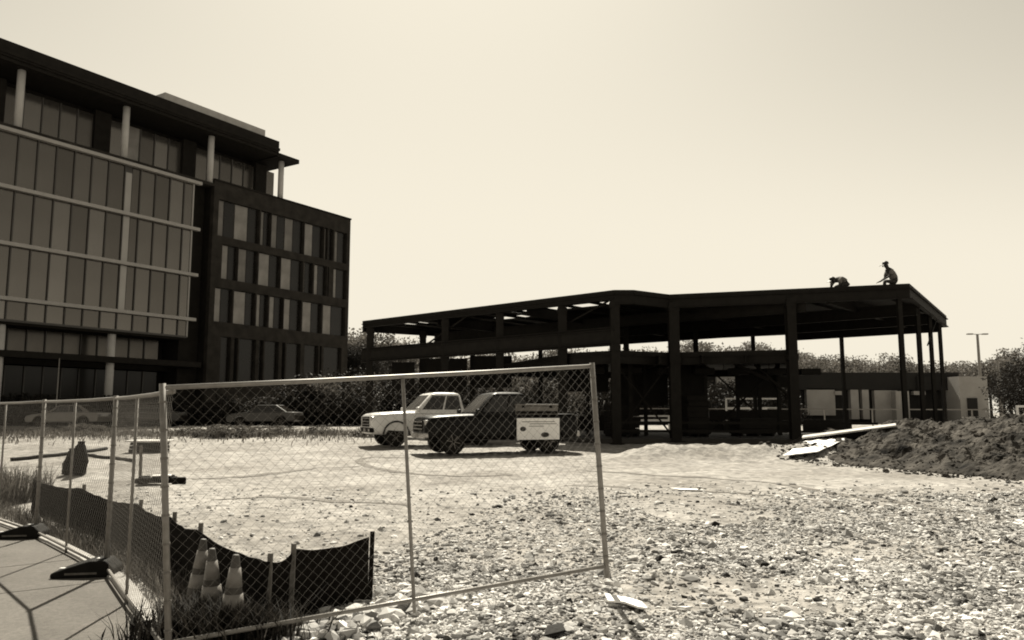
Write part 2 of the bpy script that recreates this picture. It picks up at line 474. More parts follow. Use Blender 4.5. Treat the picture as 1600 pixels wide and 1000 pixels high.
osub('coping', obox(bx0 - 0.05, bx1 + 0.06, -0.08, 0.6, 22.21, 22.36), M_recess, brick)
osub('brick_return', obox(bx1 - 0.4, bx1 - 0.004, 0.441, 21.0, 0.4, 22.2), M_brick, brick)
for z0, z1, py, ws in WR:
    xs = bx0
    for a, b, lit in ws:
        x0, x1 = fx(a, py), fx(b, py)
        if x0 - xs > 0.06: osub('brick_pier', obox(xs, x0, 0.002, 0.44, z0 + 0.002, z1 - 0.002), M_brick, brick)
        w = osub('window', obox(x0, x1, 0.36, 0.44, z0 + 0.01, z1 - 0.01), M_mull, brick)
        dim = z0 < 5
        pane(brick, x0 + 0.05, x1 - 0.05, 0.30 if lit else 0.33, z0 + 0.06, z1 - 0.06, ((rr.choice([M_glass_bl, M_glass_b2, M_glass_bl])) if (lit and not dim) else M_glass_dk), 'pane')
        xs = x1
    if bx1 - xs > 0.05: osub('brick_pier', obox(xs, bx1, 0.002, 0.44, z0 + 0.002, z1 - 0.002), M_brick, brick)

# ------------------------------------------------------------------ far low building behind the frame
FB = Vector((9.0, 66.0, 0.7))
far_b = empty('shop_building', FB, 0, 'long low building with black flat roof band and pale wall piers behind the steel frame', 'building')
M_farwall = mat('pale_render_wall', 0.30, 0.9, 0.12, 1.0)
M_fardark = mat('dark_storefront', 0.010, 0.9, 0.3, 0.5)
def X(px, Y): return (px - 800) / F * Y * 1.0
def fb(name, px0, px1, y0, y1, Y, dep, m):
    a, b = at(px0, y1, Y), at(px1, y0, Y)
    return MB().box(((a.x + b.x) / 2, Y + dep / 2, (a.z + b.z) / 2), (b.x - a.x, dep, b.z - a.z)).build(name, m, far_b, FB)
fb('roof_band', 985, 1498, 582, 609, 66.0, 9, M_fardark)
fb('roof_end_step', 1435, 1502, 588, 609.3, 65.7, 0.29, M_fardark)
fb('storefront', 985, 1490, 608.5, 668, 66.6, 8, M_fardark)
for a, b, y0, y1 in ((1122, 1149, 586, 664), (1228, 1240, 608, 655), (1262, 1304, 607, 649), (1331, 1341, 609, 655), (1349, 1357, 609, 655), (1369, 1402, 610, 667)):
    fb('wall_pier', a, b, y0, y1, 66.0 if y0 > 606 else 65.6, 0.55 if y0 > 606 else 0.39, M_farwall)
fb('wall_pier', 1402.3, 1420, 611, 668, 65.2, 0.9, M_farwall)
fb('pale_strip', 1428, 1446, 611, 617, 65.9, 0.5, M_farwall)
fb('pale_strip', 1485, 1503, 611, 617, 65.9, 0.5, M_farwall)
fb('pale_strip', 1304.5, 1320, 611, 617, 65.9, 0.4, M_farwall)
e = fb('end_wall', 1503.3, 1542, 588, 668, 64.0, 8, M_farwall)
fb('wall_vent', 1514, 1527, 622, 655, 63.9, 0.09, M_fardark)

# ------------------------------------------------------------------ steel frame under construction
ZR = 6.6
RP = [Vector((-8.1, 42.46, 0)), Vector((4.15, 31.58, 0)), Vector((4.93, 31.58, 0)), Vector((6.61, 32.81, 0)), Vector((15.30, 29.98, 0)), Vector((22.30, 40.16, 0)), Vector((4.2, 50.6, 0))]
frame = empty('steel_frame_building', (6, 38, 0.55), 0, 'open black steel building frame under construction with flat metal deck roof', 'building frame')
FO = (6, 38, 0.55)
def clip(poly, p, n):
    out = []
    for i in range(len(poly)):
        a, b = poly[i], poly[(i + 1) % len(poly)]
        da, db = (a - p).dot(n), (b - p).dot(n)
        if da >= 0: out.append(a)
        if da * db < 0: out.append(a.lerp(b, da / (da - db)))
    return out
uu = Vector((0.766, -0.643, 0)); vv = Vector((0.643, 0.766, 0)); A0 = RP[0]
holes = {(4, 1), (3, 1), (2, 5), (2, 7), (3, 5), (0, 1), (2, 2), (3, 7)}
DU, DV = 3.0, 1.3
convex = [[RP[0], RP[1], RP[2], RP[3], RP[6]], [RP[3], RP[4], RP[5], RP[6]]]
for ci, cv in enumerate(convex):
    for i in range(-2, 14):
        for j in range(-2, 18):
            if ci == 0 and (i, j) in holes: continue
            c0 = A0 + uu * (i * DU) + vv * (j * DV)
            q = [p.copy() for p in cv]
            for p, n in ((c0, uu), (c0 + uu * DU, -uu), (c0, vv), (c0 + vv * DV, -vv)):
                q = clip(q, p, n)
                if len(q) < 3: break
            if len(q) < 3: continue
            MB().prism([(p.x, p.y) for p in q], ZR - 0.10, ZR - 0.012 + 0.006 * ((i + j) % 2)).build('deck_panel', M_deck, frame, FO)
def fbar(name, a, b, w, h, z):
    a = Vector((a.x, a.y, z)); b = Vector((b.x, b.y, z))
    mb = MB()
    mb.bar(a, b, w, 0.03); m2 = Vector((0, 0, h / 2 - 0.015))
    mb = MB().bar(a + m2, b + m2, w, 0.03).bar(a - m2, b - m2, w, 0.03).bar(a, b, 0.03, h - 0.06)
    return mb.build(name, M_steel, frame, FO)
for i in range(7):
    a, b = RP[i], RP[(i + 1) % 7]
    eh = 0.22 if i == 0 else 0.42
    fbar('edge_beam', a, b, 0.2, eh, ZR - 0.12 - eh / 2)
    d = (b - a).normalized()
    MB().bar((a.x, a.y, ZR - 0.03), (b.x, b.y, ZR - 0.03), 0.05, 0.16).build('edge_angle', M_steel, frame, FO)
# roof girders and joists
def inside_span(p, d):
    ts = []
    for i in range(7):
        a, b = RP[i], RP[(i + 1) % 7]; e = b - a
        det = d.x * (-e.y) + d.y * e.x
        if abs(det) < 1e-9: continue
        r = a - p; t = (r.x * (-e.y) + r.y * e.x) / det; u = (d.x * r.y - d.y * r.x) / det
        if 0 <= u < 1: ts.append(t)
    return sorted(ts)
for i in range(1, 22):
    p = A0 + uu * (i * 1.45)
    ts = inside_span(p, vv)
    for t0, t1 in zip(ts[::2], ts[1::2]):
        if t1 - t0 > 1.5:
            fbar('roof_girder' if i % 4 == 0 else 'joist', p + vv * (t0 + 0.12), p + vv * (t1 - 0.12), 0.16 if i % 4 == 0 else 0.09, 0.48 if i % 4 == 0 else 0.11, ZR - 0.115 - (0.24 if i % 4 == 0 else 0.055))
for j in range(1, 5):
    p = A0 + vv * (j * 4.1 + 0.02)
    ts = inside_span(p, uu)
    for t0, t1 in zip(ts[::2], ts[1::2]):
        if t1 - t0 > 1.5: fbar('roof_girder', p + uu * (t0 + 0.12), p + uu * (t1 - 0.12), 0.18, 0.5, ZR - 0.39 - 0.25)
def column(x, y, w, top=ZR - 0.3, name='column'):
    g = tzf(x, y) - 0.1
    mb = MB().box((x, y - w / 2 + 0.02, (g + top) / 2), (w, 0.04, top - g), 0.0)
    mb.box((x, y + w / 2 - 0.02, (g + top) / 2), (w, 0.04, top - g)); mb.box((x, y, (g + top) / 2), (0.05, w - 0.08, top - g))
    mb.box((x, y, g + 0.13), (w + 0.2, w + 0.2, 0.05))
    return mb.build(name, M_steel, frame, FO)
def on_line(px, a, b):
    k = (px - 800) / F * 0.995
    t = (k * a.y - a.x) / ((b.x - a.x) - k * (b.y - a.y))
    return a.lerp(b, t)
cols = [(572.5, 0, 1, 0.34), (690, 0, 1, 0.34), (776, 0, 1, 0.34), (876, 0, 1, 0.36), (961, 0, 1, 0.36), (1056, 3, 4, 0.42), (1245, 3, 4, 0.36), (1420, 3, 4, 0.16), (1448, 4, 5, 0.15), (1466, 4, 5, 0.14), (1480, 4, 5, 0.14), (1323, 5, 6, 0.17), (1182, 5, 6, 0.19), (656, 6, 0, 0.34), (735, 6, 0, 0.3)]
for px, i, j, w in cols:
    p = on_line(px, RP[i], RP[j])
    inn = (Vector((7, 39, 0)) - p).normalized() * 0.15
    column(p.x + inn.x, p.y + inn.y, w)
column(9.6, 41.0, 0.22); column(1.5, 41.5, 0.22); column(5.6, 38.5, 0.25)
# deep spandrel girder along the left front, and lower deck in the middle
for za in (4.46, 5.08):
    fbar('spandrel_girder', RP[0], RP[1], 0.22, 0.14, za)
mbw = MB().bar((RP[0].x, RP[0].y, 4.77), (RP[1].x, RP[1].y, 4.77), 0.05, 0.48)
mbw.build('spandrel_plate', M_deck, frame, FO)
L1 = [Vector((2.6, 33.1, 0)), RP[1] + Vector((0.1, 0.3, 0)), RP[3] + Vector((0, 0.25, 0)), on_line(1240, RP[3], RP[4]) + Vector((0, 0.25, 0)), Vector((15.2, 42.6, 0)), Vector((4.4, 46.5, 0)), Vector((-1.0, 42.5, 0))]
for i in range(5):
    q = [p.copy() for p in L1]
    c0 = Vector((-1.2 + i * 3.3, 0, 0)); q = clip(clip(q, c0, Vector((1, 0, 0))), c0 + Vector((3.28, 0, 0)), Vector((-1, 0, 0)))
    if len(q) > 2: MB().prism([(p.x, p.y) for p in q], 4.05, 4.22).build('floor_panel', M_deck, frame, FO)
for a, b in zip(L1, L1[1:] + L1[:1]): fbar('floor_beam', a, b, 0.16, 0.36, 3.865)
for t in (0.25, 0.5, 0.75):
    fbar('floor_beam', L1[1].lerp(L1[3], t), L1[5].lerp(L1[4], t), 0.14, 0.34, 3.865)
# dark boards added to put shade into the view through the frame
for a, b, z0, z1, y in ((958, 975, 560, 676, 38.0), (976, 1042, 560, 634, 38.0), (1052, 1098, 556, 648, 36.0), (1150, 1178, 586, 620, 40.5), (1179, 1212, 586, 620, 40.6), (880, 950, 566, 612, 38.4), (1213, 1236, 588, 606, 40.4), (1052, 1130, 660, 676, 45.2), (1131, 1238, 657, 673, 45.0), (800, 956, 650, 676, 46.2), (1255, 1330, 656, 676, 43.6), (1108, 1240, 642, 656.5, 44.8), (612, 648, 566, 612, 44.0), (664, 730, 560, 612, 43.4), (740, 800, 556, 606, 42.6)):
    p, q = at(a, z1, y), at(b, z0, y)
    MB().box(((p.x + q.x) / 2, y, (p.z + q.z) / 2), (q.x - p.x, 0.12, q.z - p.z)).build('shade_board', M_deck, frame, FO)
for px, Y in ((1008, 36.5), (1078, 36.0), (1102, 35.2), (1152, 38.0), (1186, 37.5), (1216, 37.0), (918, 37), (985, 34.5)):
    x = at(px, 600, Y).x; column(x, Y, 0.16, 4.0, 'stud_post')
for z in (0.95, 1.3):
    MB().bar((4.5, 33.4, z), (15.2, 33.0, z - 0.05), 0.08, 0.1).build('bottom_rail', M_steel, frame, FO)
# diagonal brace
MB().bar((9.3, 34.2, 4.0), (11.5, 34.0, 2.9), 0.1, 0.12).build('brace', M_steel, frame, FO)
for px, i, j, w in cols:
    p = on_line(px, RP[i], RP[j]); p = p + (Vector((7, 39, 0)) - p).normalized() * 0.15
    if w < 0.25: continue
    for z in (ZR - 0.55, 4.3 if i == 0 else 3.9):
        if z < 4.5 and (i, j) in ((4, 5), (5, 6)): continue
        MB().box((p.x, p.y, z), (w + 0.05, w + 0.04, 0.22)).build('gusset_plate', M_steel, frame, FO)
def brace(p, q, za, zb, r=0.045): MB().tube([(p[0], p[1], za), (q[0], q[1], zb)], r, 6).build('brace', M_steel, frame, FO)
brace((4.4, 34.0), (6.8, 33.6), 0.7, 3.9); brace((6.8, 33.6), (4.4, 34.0), 0.7, 3.9)
brace((9.3, 37.5), (12.4, 36.8), 0.7, 3.9); brace((12.4, 36.8), (9.3, 37.5), 0.7, 3.9)
brace((-5.2, 40.3), (-2.2, 37.6), 4.6, 6.3); brace((1.1, 34.9), (4.0, 32.3), 4.9, 6.3)
brace((10.6, 34.4), (11.9, 33.4), 3.8, 2.2, 0.06); brace((18.0, 34.0), (20.2, 37.1), 4.6, 6.2, 0.03)
cr = random.Random(3)
for k in range(9):
    x = cr.uniform(4.5, 13.5); y = 33.5 + cr.uniform(0.3, 6); L = cr.uniform(0.5, 1.6)
    pts_ = [(x + 0.12 * math.sin(t * 3 + k), y, 4.0 - L * t) for t in np.linspace(0, 1, 6)]
    MB().tube(pts_, 0.02, 5).build('hanging_cable', M_steel, frame, FO)
for k in range(7):
    x = 3.6 + k * 1.65; MB().box((x, 34.6 + 0.2 * k, 3.55), (0.9, 0.5, 0.28)).build('duct_section', M_deck, frame, FO, bevel=0.03)
slab_pts = [RP[0], RP[1], RP[3], RP[4], RP[5], RP[6]]
MB().prism([(p.x, p.y) for p in slab_pts], 0.30, 0.66).build('foundation_slab', mat('site_slab', 0.03, 0.9, 0.2, 2), frame, FO)

def material_stack(x, y, w, d, h, lab):
    r = empty('material_stack', (x, y, 0.66), 0.2, lab, 'stack')
    for k in (-1, 0, 1): MB().box((k * w * 0.42, 0, 0.05), (0.1, d, 0.10)).build('bearer', M_steel, r)
    n = max(2, int(h / 0.22))
    for k in range(n):
        MB().box((0.03 * ((k * 7) % 3 - 1), 0.02 * ((k * 5) % 3 - 1), 0.10 + (k + 0.5) * h / n), (w - 0.04 * (k % 2), d, h / n - 0.012)).build('bundle', M_deck, r, bevel=0.01)
material_stack(4.9, 35.4, 1.4, 0.9, 1.3, 'dark stacked bundles on the slab behind the thick left column')
material_stack(10.9, 36.0, 1.8, 1.0, 0.7, 'low dark stack of bundles on the slab in the middle bay')
material_stack(8.1, 35.2, 1.0, 0.8, 1.7, 'tall dark stack of bundles just right of the second thick column')

# ------------------------------------------------------------------ temporary chain-link fence
def chain_mesh(L, H, cell=0.057, r=0.0013):
    """woven zigzag wires in the local x-z plane (x along, z up)"""
    w = cell * 0.70; h = cell * 0.70
    nx = int(L / w); nz = int(H / h)
    V, Fc = [], []
    sx, sz = L / nx, H / nz
    offs = np.array([(r, 0, 0), (-0.5 * r, 0.87 * r, 0), (-0.5 * r, -0.87 * r, 0)])
    for i in range(nx):
        pts = []
        for k in range(nz + 1):
            x = (i + ((k + i) % 2)) * sx
            pts.append((x, (0.002 if (k + i) % 2 else -0.002), k * sz))
        base = len(V)
        for p in pts:
            for o in offs: V.append((p[0] + o[0], p[1] + o[1], p[2]))
        for k in range(nz):
            for c in range(3):
                a = base + k * 3 + c; b = base + k * 3 + (c + 1) % 3
                Fc.append((a, b, b + 3, a + 3))
    return np.array(V), np.array(Fc)
def fence_panel(a, b, za, zb, label, H=1.80, posts=(0.0, 0.5, 1.0), rs=(0.024, 0.014, 0.024)):
    a3, b3 = Vector((a.x, a.y, za)), Vector((b.x, b.y, zb))
    d = b3 - a3; L = d.length; ex = d / L
    nrm = Vector((-ex.y, ex.x, 0)).normalized(); ez = ex.cross(nrm)
    root = empty('chain_link_fence', a3, 0, label, 'fence', 'temporary chain link fence panels')
    R = Matrix((ex, nrm, ez)).transposed().to_4x4(); root.rotation_euler = R.to_euler()
    for p, r in zip(posts, rs):
        MB().tube([(p * L, 0, -0.03), (p * L, 0, H + (0.03 if p in (0.0, 1.0) else 0))], r, 10).build('post', M_galv, root, smooth=True)
    MB().tube([(0, 0, H), (L * .3, 0, H - 0.006), (L * .7, 0, H - 0.006), (L, 0, H)], 0.018, 8).build('top_rail', M_galv, root, smooth=True)
    MB().tube([(0, 0, 0.07), (L, 0, 0.07)], 0.017, 8).build('bottom_rail', M_galv, root, smooth=True)
    V, Fc = chain_mesh(L - 0.05, H - 0.09)
    V = V + np.array([0.025, 0, 0.08])
    o = obj('chain_link_mesh', np_mesh('chain_link_mesh', V, Fc, M_wire), root); tag(o, kind='stuff')
    mb = MB()
    for k in range(9):
        z = 0.15 + k * (H - 0.25) / 8
        for p in ((0.0, L) if 1.0 in posts else (0.0,)): mb.lathe([(0.028, -0.008), (0.028, 0.008)], 8, (p, 0, z))
    tag(mb.build('tie_wires', M_wire, root), kind='stuff')
    return root
fence_panel(FP[0] + Vector((0.045, 0.01, 0)), Vector((0.83, 7.1, 0)), 0.06, 0.30, 'wide chain link panel tilted up at its right end in front of the trucks', 1.82)
fence_panel(FP[1], FP[0] + Vector((-0.02, 0.03, 0)), 0.05, 0.05, 'chain link panel nearest the camera along the pavement, beside the traffic cones', posts=(0.0, 0.47), rs=(0.024, 0.014))
fence_panel(FP[2], FP[1], 0.05, 0.05, 'chain link panel between the two black rubber feet on the pavement')
fence_panel(FP[3], FP[2], 0.05, 0.05, 'chain link panel at the far left edge of the pavement')

def fence_foot(p, ang, label):
    r = empty('rubber_stand', (p.x, p.y, 0.05), ang, label, 'stand', 'black fence feet on the pavement')
    prof = [(-0.44, 0.0), (0.16, 0.0), (0.16, 0.08), (0.07, 0.165), (-0.08, 0.165), (-0.30, 0.10), (-0.44, 0.05)]
    MB().sideprism(prof, -0.16, 0.16).build('base_block', M_black, r, bevel=0.018)
    MB().tube([(0.03, 0.03, 0.12), (0.03, 0.03, 0.30)], 0.028, 10).build('socket', M_black, r, smooth=True)
    MB().lathe([(0.02, 0), (0.02, 0.012), (0.008, 0.016)], 10, (-0.02, -0.06, 0.166)).build('bolt', M_white, r)
    MB().box((-0.36, -0.03, 0.083), (0.06, 0.05, 0.006)).build('reflector', M_white, r)
    MB().box((-0.15, -0.164, 0.045), (0.30, 0.006, 0.02)).build('grip_strip', M_wood, r)
fence_foot(FP[1] + Vector((-0.03, -0.02, 0)), math.radians(10), 'black rubber fence foot with peg, nearer one on the pavement')
fence_foot(FP[2] + Vector((-0.03, -0.02, 0)), math.radians(8), 'black rubber fence foot farther along the pavement at left')

# ------------------------------------------------------------------ silt fence
SF = [(575, 934, 0.10, 838), (457, 962, 0.05, 858), (412, 985, 0.02, 876)]
pts = []
for px, py, z, top in SF:
    p = pl(px, py, z); t = at(px, top, p.y); pts.append((p.x, p.y, z - 0.05, t.z))
pts += [(-2.95, 7.55, -0.05, 0.62), (-3.62, 8.55, 0.0, 0.60), (-4.45, 9.55, 0.02, 0.62), (-6.1, 11.35, 0.05, 0.64), (-7.95, 13.3, 0.05, 0.60)]
silt = empty('silt_fence', (pts[2][0], pts[2][1], 0), 0, 'low black silt fence fabric on wooden stakes behind the traffic cones', 'silt fence')
SO = (pts[2][0], pts[2][1], 0)
V, fs = [], []
NX, NZ = 14, 5
cnt = 0
for si in range(len(pts) - 1):
    a, b = pts[si], pts[si + 1]
    for i in range(NX + (1 if si == len(pts) - 2 else 0)):
        t = i / NX
        x, y = a[0] + (b[0] - a[0]) * t, a[1] + (b[1] - a[1]) * t
        zb_, zt_ = a[2] + (b[2] - a[2]) * t, a[3] + (b[3] - a[3]) * t - 0.045 * math.sin(math.pi * t) + 0.012 * noise.noise(Vector((x * 5, y * 5, 1)))
        for k in range(NZ + 1):
            w = k / NZ
            nx_, ny_ = (b[1] - a[1]), -(b[0] - a[0]); ln = math.hypot(nx_, ny_)
            off = 0.05 * math.sin(math.pi * t) * math.sin(math.pi * w) + 0.02 * noise.noise(Vector((x * 3, y * 3, w * 3)))
            V.append((x + nx_ / ln * off, y + ny_ / ln * off, zb_ + (zt_ - zb_) * w))
        cnt += 1
for i in range(cnt - 1):
    for k in range(NZ):
        q = i * (NZ + 1) + k; fs.append((q, q + NZ + 1, q + NZ + 2, q + 1))
fab = MB().add(V, fs).build('fabric', M_fabric, silt, SO, smooth=True)
md = fab.modifiers.new('thick', 'SOLIDIFY'); md.thickness = 0.006
for i, p in enumerate(pts):
    d = 0.03 if i == 1 else -0.035
    MB().bar((p[0] - d * 0.3, p[1] - abs(d) if i == 1 else p[1] + 0.04, p[2] - 0.05), (p[0] - d * 0.3 + 0.01, (p[1] - abs(d) if i == 1 else p[1] + 0.04), p[3] + (0.05 if i else 0.035)), 0.035, 0.035).build('stake', M_wood if i not in (0,) else M_fabric, silt, SO)

# ------------------------------------------------------------------ traffic cones
M_cone = mat('faded_cone_plastic', 0.055, 0.6, 0.15, 6)
M_collar = mat('reflective_collar', 0.19, 0.5, 0.1, 8)
def cone(x, y, label, tilt=(0, 0)):
    z = gz(x, y)
    r = empty('traffic_cone', (x, y, z), 0.3, label, 'traffic cone', 'traffic cones at the fence corner')
    r.rotation_euler = (tilt[0], tilt[1], 0.3); r.scale = (0.88, 0.88, 0.90)
    R = lambda h: 0.135 - (0.135 - 0.03) * (h / 0.70)
    MB().box((0, 0, 0.02), (0.36, 0.36, 0.04)).build('base', M_black, r, bevel=0.015)
    prof = [(R(0.04) + 0.0, 0.04), (R(0.7), 0.70), (R(0.7) - 0.006, 0.715), (0.012, 0.715)]
    MB().lathe(prof, 20).build('body', M_cone, r, smooth=True)
    for z0, z1 in ((0.28, 0.40), (0.455, 0.61)):
        MB().lathe([(R(z0) + 0.001, z0), (R(z0) + 0.004, z0), (R(z1) + 0.004, z1), (R(z1) + 0.001, z1)], 20).build('reflective_collar', M_collar, r, smooth=True)
cone(-2.36, 6.42, 'banded traffic cone in the middle of the three cones', (0.02, -0.03))
cone(-2.10, 6.10, 'banded traffic cone nearest the corner of the black silt fence', (-0.03, 0.03))
cone(-2.66, 6.86, 'banded traffic cone at the back left of the three, half hidden', (0.02, 0.06))

# ------------------------------------------------------------------ vehicles
M_tyre = mat('tyre_rubber', 0.012, 0.9, 0.2, 10, spec=0.15)
M_rim = mat('alloy_rim', 0.13, 0.35, 0.1, 10, metal=0.6)
M_vglass = mat('vehicle_glass', 0.015, 0.05, 0.1, 2, spec=0.6)
M_lamp = mat('lamp_lens', 0.40, 0.2, 0.1, 20)
M_chrome = mat('chrome_trim', 0.38, 0.3, 0.1, 10, metal=0.6)
M_under = mat('underbody', 0.008, 0.9, 0.2, 5, spec=0.1)
M_wscreen = mat('windscreen_glass', 0.30, 0.12, 0.2, 1.5, metal=0.7)
P_black = mat('black_car_paint', 0.005, 0.35, 0.1, 2, spec=0.12)
P_white = mat('white_car_paint', 0.62, 0.3, 0.05, 2)
P_silver = mat('silver_car_paint', 0.16, 0.3, 0.05, 2, metal=0.3)
P_grey = mat('grey_car_paint', 0.03, 0.3, 0.05, 2, metal=0.2)

def wheel(parent, x, y, r, w, side):
    wl = MB().lathe([(r * 0.62, -w / 2), (r * 0.93, -w / 2), (r, -w * 0.36), (r, w * 0.36), (r * 0.93, w / 2), (r * 0.62, w / 2)], 24, (0, 0, 0), 'Y').build('wheel', M_tyre, parent, loc=(x, y, r), smooth=False)
    mb = MB(); yo = side * (w / 2 - 0.02)
    mb.lathe([(r * 0.63, yo - 0.02), (r * 0.63, yo + 0.012), (r * 0.55, yo + 0.012), (r * 0.54, yo - 0.02)], 24, (0, 0, 0), 'Y')
    mb.lathe([(r * 0.14, yo - 0.02), (r * 0.14, yo + 0.015)], 10, (0, 0, 0), 'Y')
    for k in range(6):
        a = k * math.pi / 3 + 0.2
        mb.bar((math.cos(a) * r * 0.1, yo, math.sin(a) * r * 0.1), (math.cos(a) * r * 0.57, yo, math.sin(a) * r * 0.57), 0.022, 0.06, (0, 1, 0))
    mb.build('rim', M_rim, wl)
    MB().lathe([(r * 0.60, yo - 0.06), (r * 0.60, yo - 0.05)], 20, (0, 0, 0), 'Y').build('wheel_shade_disc', M_under, wl)  # dark disc standing in for the shade behind the spokes
def arch(cx, r, z, n=9):
    a0 = math.asin(max(-1, min(1, (z - 0.40) / r)))
    return [(cx + r * math.cos(t), 0.40 + r * math.sin(t)) for t in np.linspace(a0, math.pi - a0, n)]
def face_quad(P, u0, u1, v0, v1, off):
    """sub-rectangle of quad P (4 corners bl, br, tr, tl), pushed out along the normal"""
    bl, br, tr, tl = P
    n = (br - bl).cross(tl - bl).normalized() * off
    f = lambda u, v: (bl.lerp(br, u)).lerp(tl.lerp(tr, u), v) + n
    return [f(u0, v0), f(u1, v0), f(u1, v1), f(u0, v1)], n
def slab_quad(q, n, th):
    m = -n.normalized() * th
    return MB().add(list(q) + [p + m for p in q], [(0, 1, 2, 3), (7, 6, 5, 4), (0, 4, 5, 1), (1, 5, 6, 2), (2, 6, 7, 3), (3, 7, 4, 0)])
def pickup(loc, rz, paint, label, W=0.92):
    r = empty('pickup_truck', loc, rz, label, 'pickup truck')
    st = [(2.74, .76, 1.06, .54), (2.71, .85, 1.12, .48), (2.60, .90, 1.18, .45), (2.3, .92, 1.22, .44), (1.8, .93, 1.25, .44), (1.25, .935, 1.27, .44), (0.3, .94, 1.28, .44), (-0.9, .94, 1.28, .44), (-2.3, .935, 1.29, .46), (-2.58, .92, 1.29, .48), (-2.68, .89, 1.26, .52), (-2.71, .84, 1.18, .58)]
    V, fs, nr = [], [], 0
    for x, w, zt, zb in st:
        half = [(0, zt + .012), (.5 * w, zt + .006), (.80 * w, zt - .012), (.93 * w, zt - .06), (.985 * w, zt - .16), (w, zt - .32), (.985 * w, zb + .16), (.95 * w, zb + .03), (.80 * w, zb), (0, zb)]
        ring = half + [(-y, z) for y, z in half[-2:0:-1]]; nr = len(ring)
        V += [(x, y, z) for y, z in ring]
    for a in range(len(st) - 1):
        for k in range(nr):
            fs.append((a * nr + k, a * nr + (k + 1) % nr, (a + 1) * nr + (k + 1) % nr, (a + 1) * nr + k))
    fs.append(tuple(range(nr))[::-1]); fs.append(tuple(range((len(st) - 1) * nr, len(st) * nr)))
    body = MB().add(V, fs).build('body', paint, r)
    cut = MB()
    for x in (1.80, -1.60):
        for sd_ in (-1, 1): cut.lathe([(0.485, -0.22), (0.485, 0.22)], 28, (x, sd_ * 0.84, 0.41), 'Y')
    co = cut.build('cutter', M_under)
    md = body.modifiers.new('arches', 'BOOLEAN'); md.operation = 'DIFFERENCE'; md.object = co; md.solver = 'EXACT'
    bpy.context.view_layer.update()
    nm = bpy.data.meshes.new_from_object(body.evaluated_get(bpy.context.evaluated_depsgraph_get()))
    body.modifiers.clear(); body.data = nm; bpy.data.objects.remove(co)
    nm.polygons.foreach_set('use_smooth', [len(p.vertices) == 4 and p.area < 0.5 for p in nm.polygons])
    MB().box((0.1, 0, 0.52), (3.0, W * 1.3, 0.20)).build('chassis', M_under, r)
    for x in (1.80, -1.60):
        for sd_ in (-1, 1):
            fl = MB(); pr = [(x + 0.50 * math.cos(t), sd_ * 0.945, 0.41 + 0.50 * math.sin(t)) for t in np.linspace(0.1, math.pi - 0.1, 14)]
            fl.tube(pr, 0.032, 6).build('arch_trim', M_under, r, smooth=True)
    # cab
    wb, wt = 0.89, 0.74
    c = {}
    for s in (-1, 1):
        c[s] = [Vector((-0.95, s * wb, 1.30)), Vector((1.02, s * wb, 1.30)), Vector((0.44, s * wt, 1.88)), Vector((-0.80, s * wt, 1.88))]
    V, fs = [], []
    rings = [(1.20, -.97, 1.12, .90), (1.30, -.95, 1.02, .89), (1.59, -.875, .73, .815), (1.88, -.80, .44, .74), (1.94, -.74, .32, .68), (1.975, -.62, .12, .52), (1.99, -.38, -.12, .25)]
    for z, x0, x1, w in rings:
        rc = min(0.11, (x1 - x0) * 0.3); ring = []
        for cx_, cy_, a0 in ((x1 - rc, w - rc, 0), (x0 + rc, w - rc, math.pi / 2), (x0 + rc, -w + rc, math.pi), (x1 - rc, -w + rc, 1.5 * math.pi)):
            ring += [(cx_ + rc * math.cos(a0 + t), cy_ + rc * math.sin(a0 + t), z) for t in np.linspace(0, math.pi / 2, 5)]
        V += ring
    nr = 20
    for a in range(len(rings) - 1):
        for k in range(nr): fs.append((a * nr + k, a * nr + (k + 1) % nr, (a + 1) * nr + (k + 1) % nr, (a + 1) * nr + k))
    fs.append(tuple(range((len(rings) - 1) * nr, len(rings) * nr)))
    MB().add(V, fs).build('cab', paint, r, smooth=True)
    q, n = face_quad([c[-1][1], c[1][1], c[1][2], c[-1][2]], 0.09, 0.91, 0.05, 0.98, 0.008); slab_quad(q, n, 0.004).build('windscreen', M_wscreen, r)
    q, n = face_quad([c[1][0], c[-1][0], c[-1][3], c[1][3]], 0.10, 0.90, 0.15, 0.9, 0.008); slab_quad(q, n, 0.004).build('rear_window', M_vglass, r)
    for s in (-1, 1):
        PP = [c[s][0], c[s][1], c[s][2], c[s][3]] if s < 0 else [c[s][1], c[s][0], c[s][3], c[s][2]]
        for u0, u1 in ((0.08, 0.44), (0.48, 0.90)):
            if s > 0: u0, u1 = 1 - u1, 1 - u0
            q, n = face_quad(PP, u0, u1, 0.06, 0.94, 0.008); slab_quad(q, n, 0.004).build('side_window', M_vglass, r)
        for x0, x1 in ((-0.93, 0.06), (0.09, 1.15)):
            d = MB().box(((x0 + x1) / 2, s * 0.934, 0.84), (x1 - x0, 0.026, 0.50)).build('door', paint, r, bevel=0.008)
            MB().box((x0 + 0.16, s * (W + 0.040), 1.02), (0.18, 0.03, 0.035)).build('handle', paint, d, bevel=0.008)
        m = MB().box((1.02, s * (W + 0.13), 1.34), (0.10, 0.22, 0.17)).build('mirror', paint, r, bevel=0.03)
        MB().box((0.966, s * (W + 0.13), 1.34), (0.006, 0.18, 0.13)).build('mirror_glass', M_vglass, m)
        MB().box((2.665, s * (W - 0.22), 1.00), (0.14, 0.28, 0.16)).build('headlight', M_lamp, r, bevel=0.02)
        MB().box((2.79, s * (W - 0.26), 0.60), (0.02, 0.20, 0.10)).build('fog_lamp', M_lamp, r, bevel=0.01)
        MB().box((-2.67, s * (W - 0.10), 1.08), (0.05, 0.16, 0.32)).build('tail_light', mat('tail_lens', 0.05, 0.3), r, bevel=0.01)
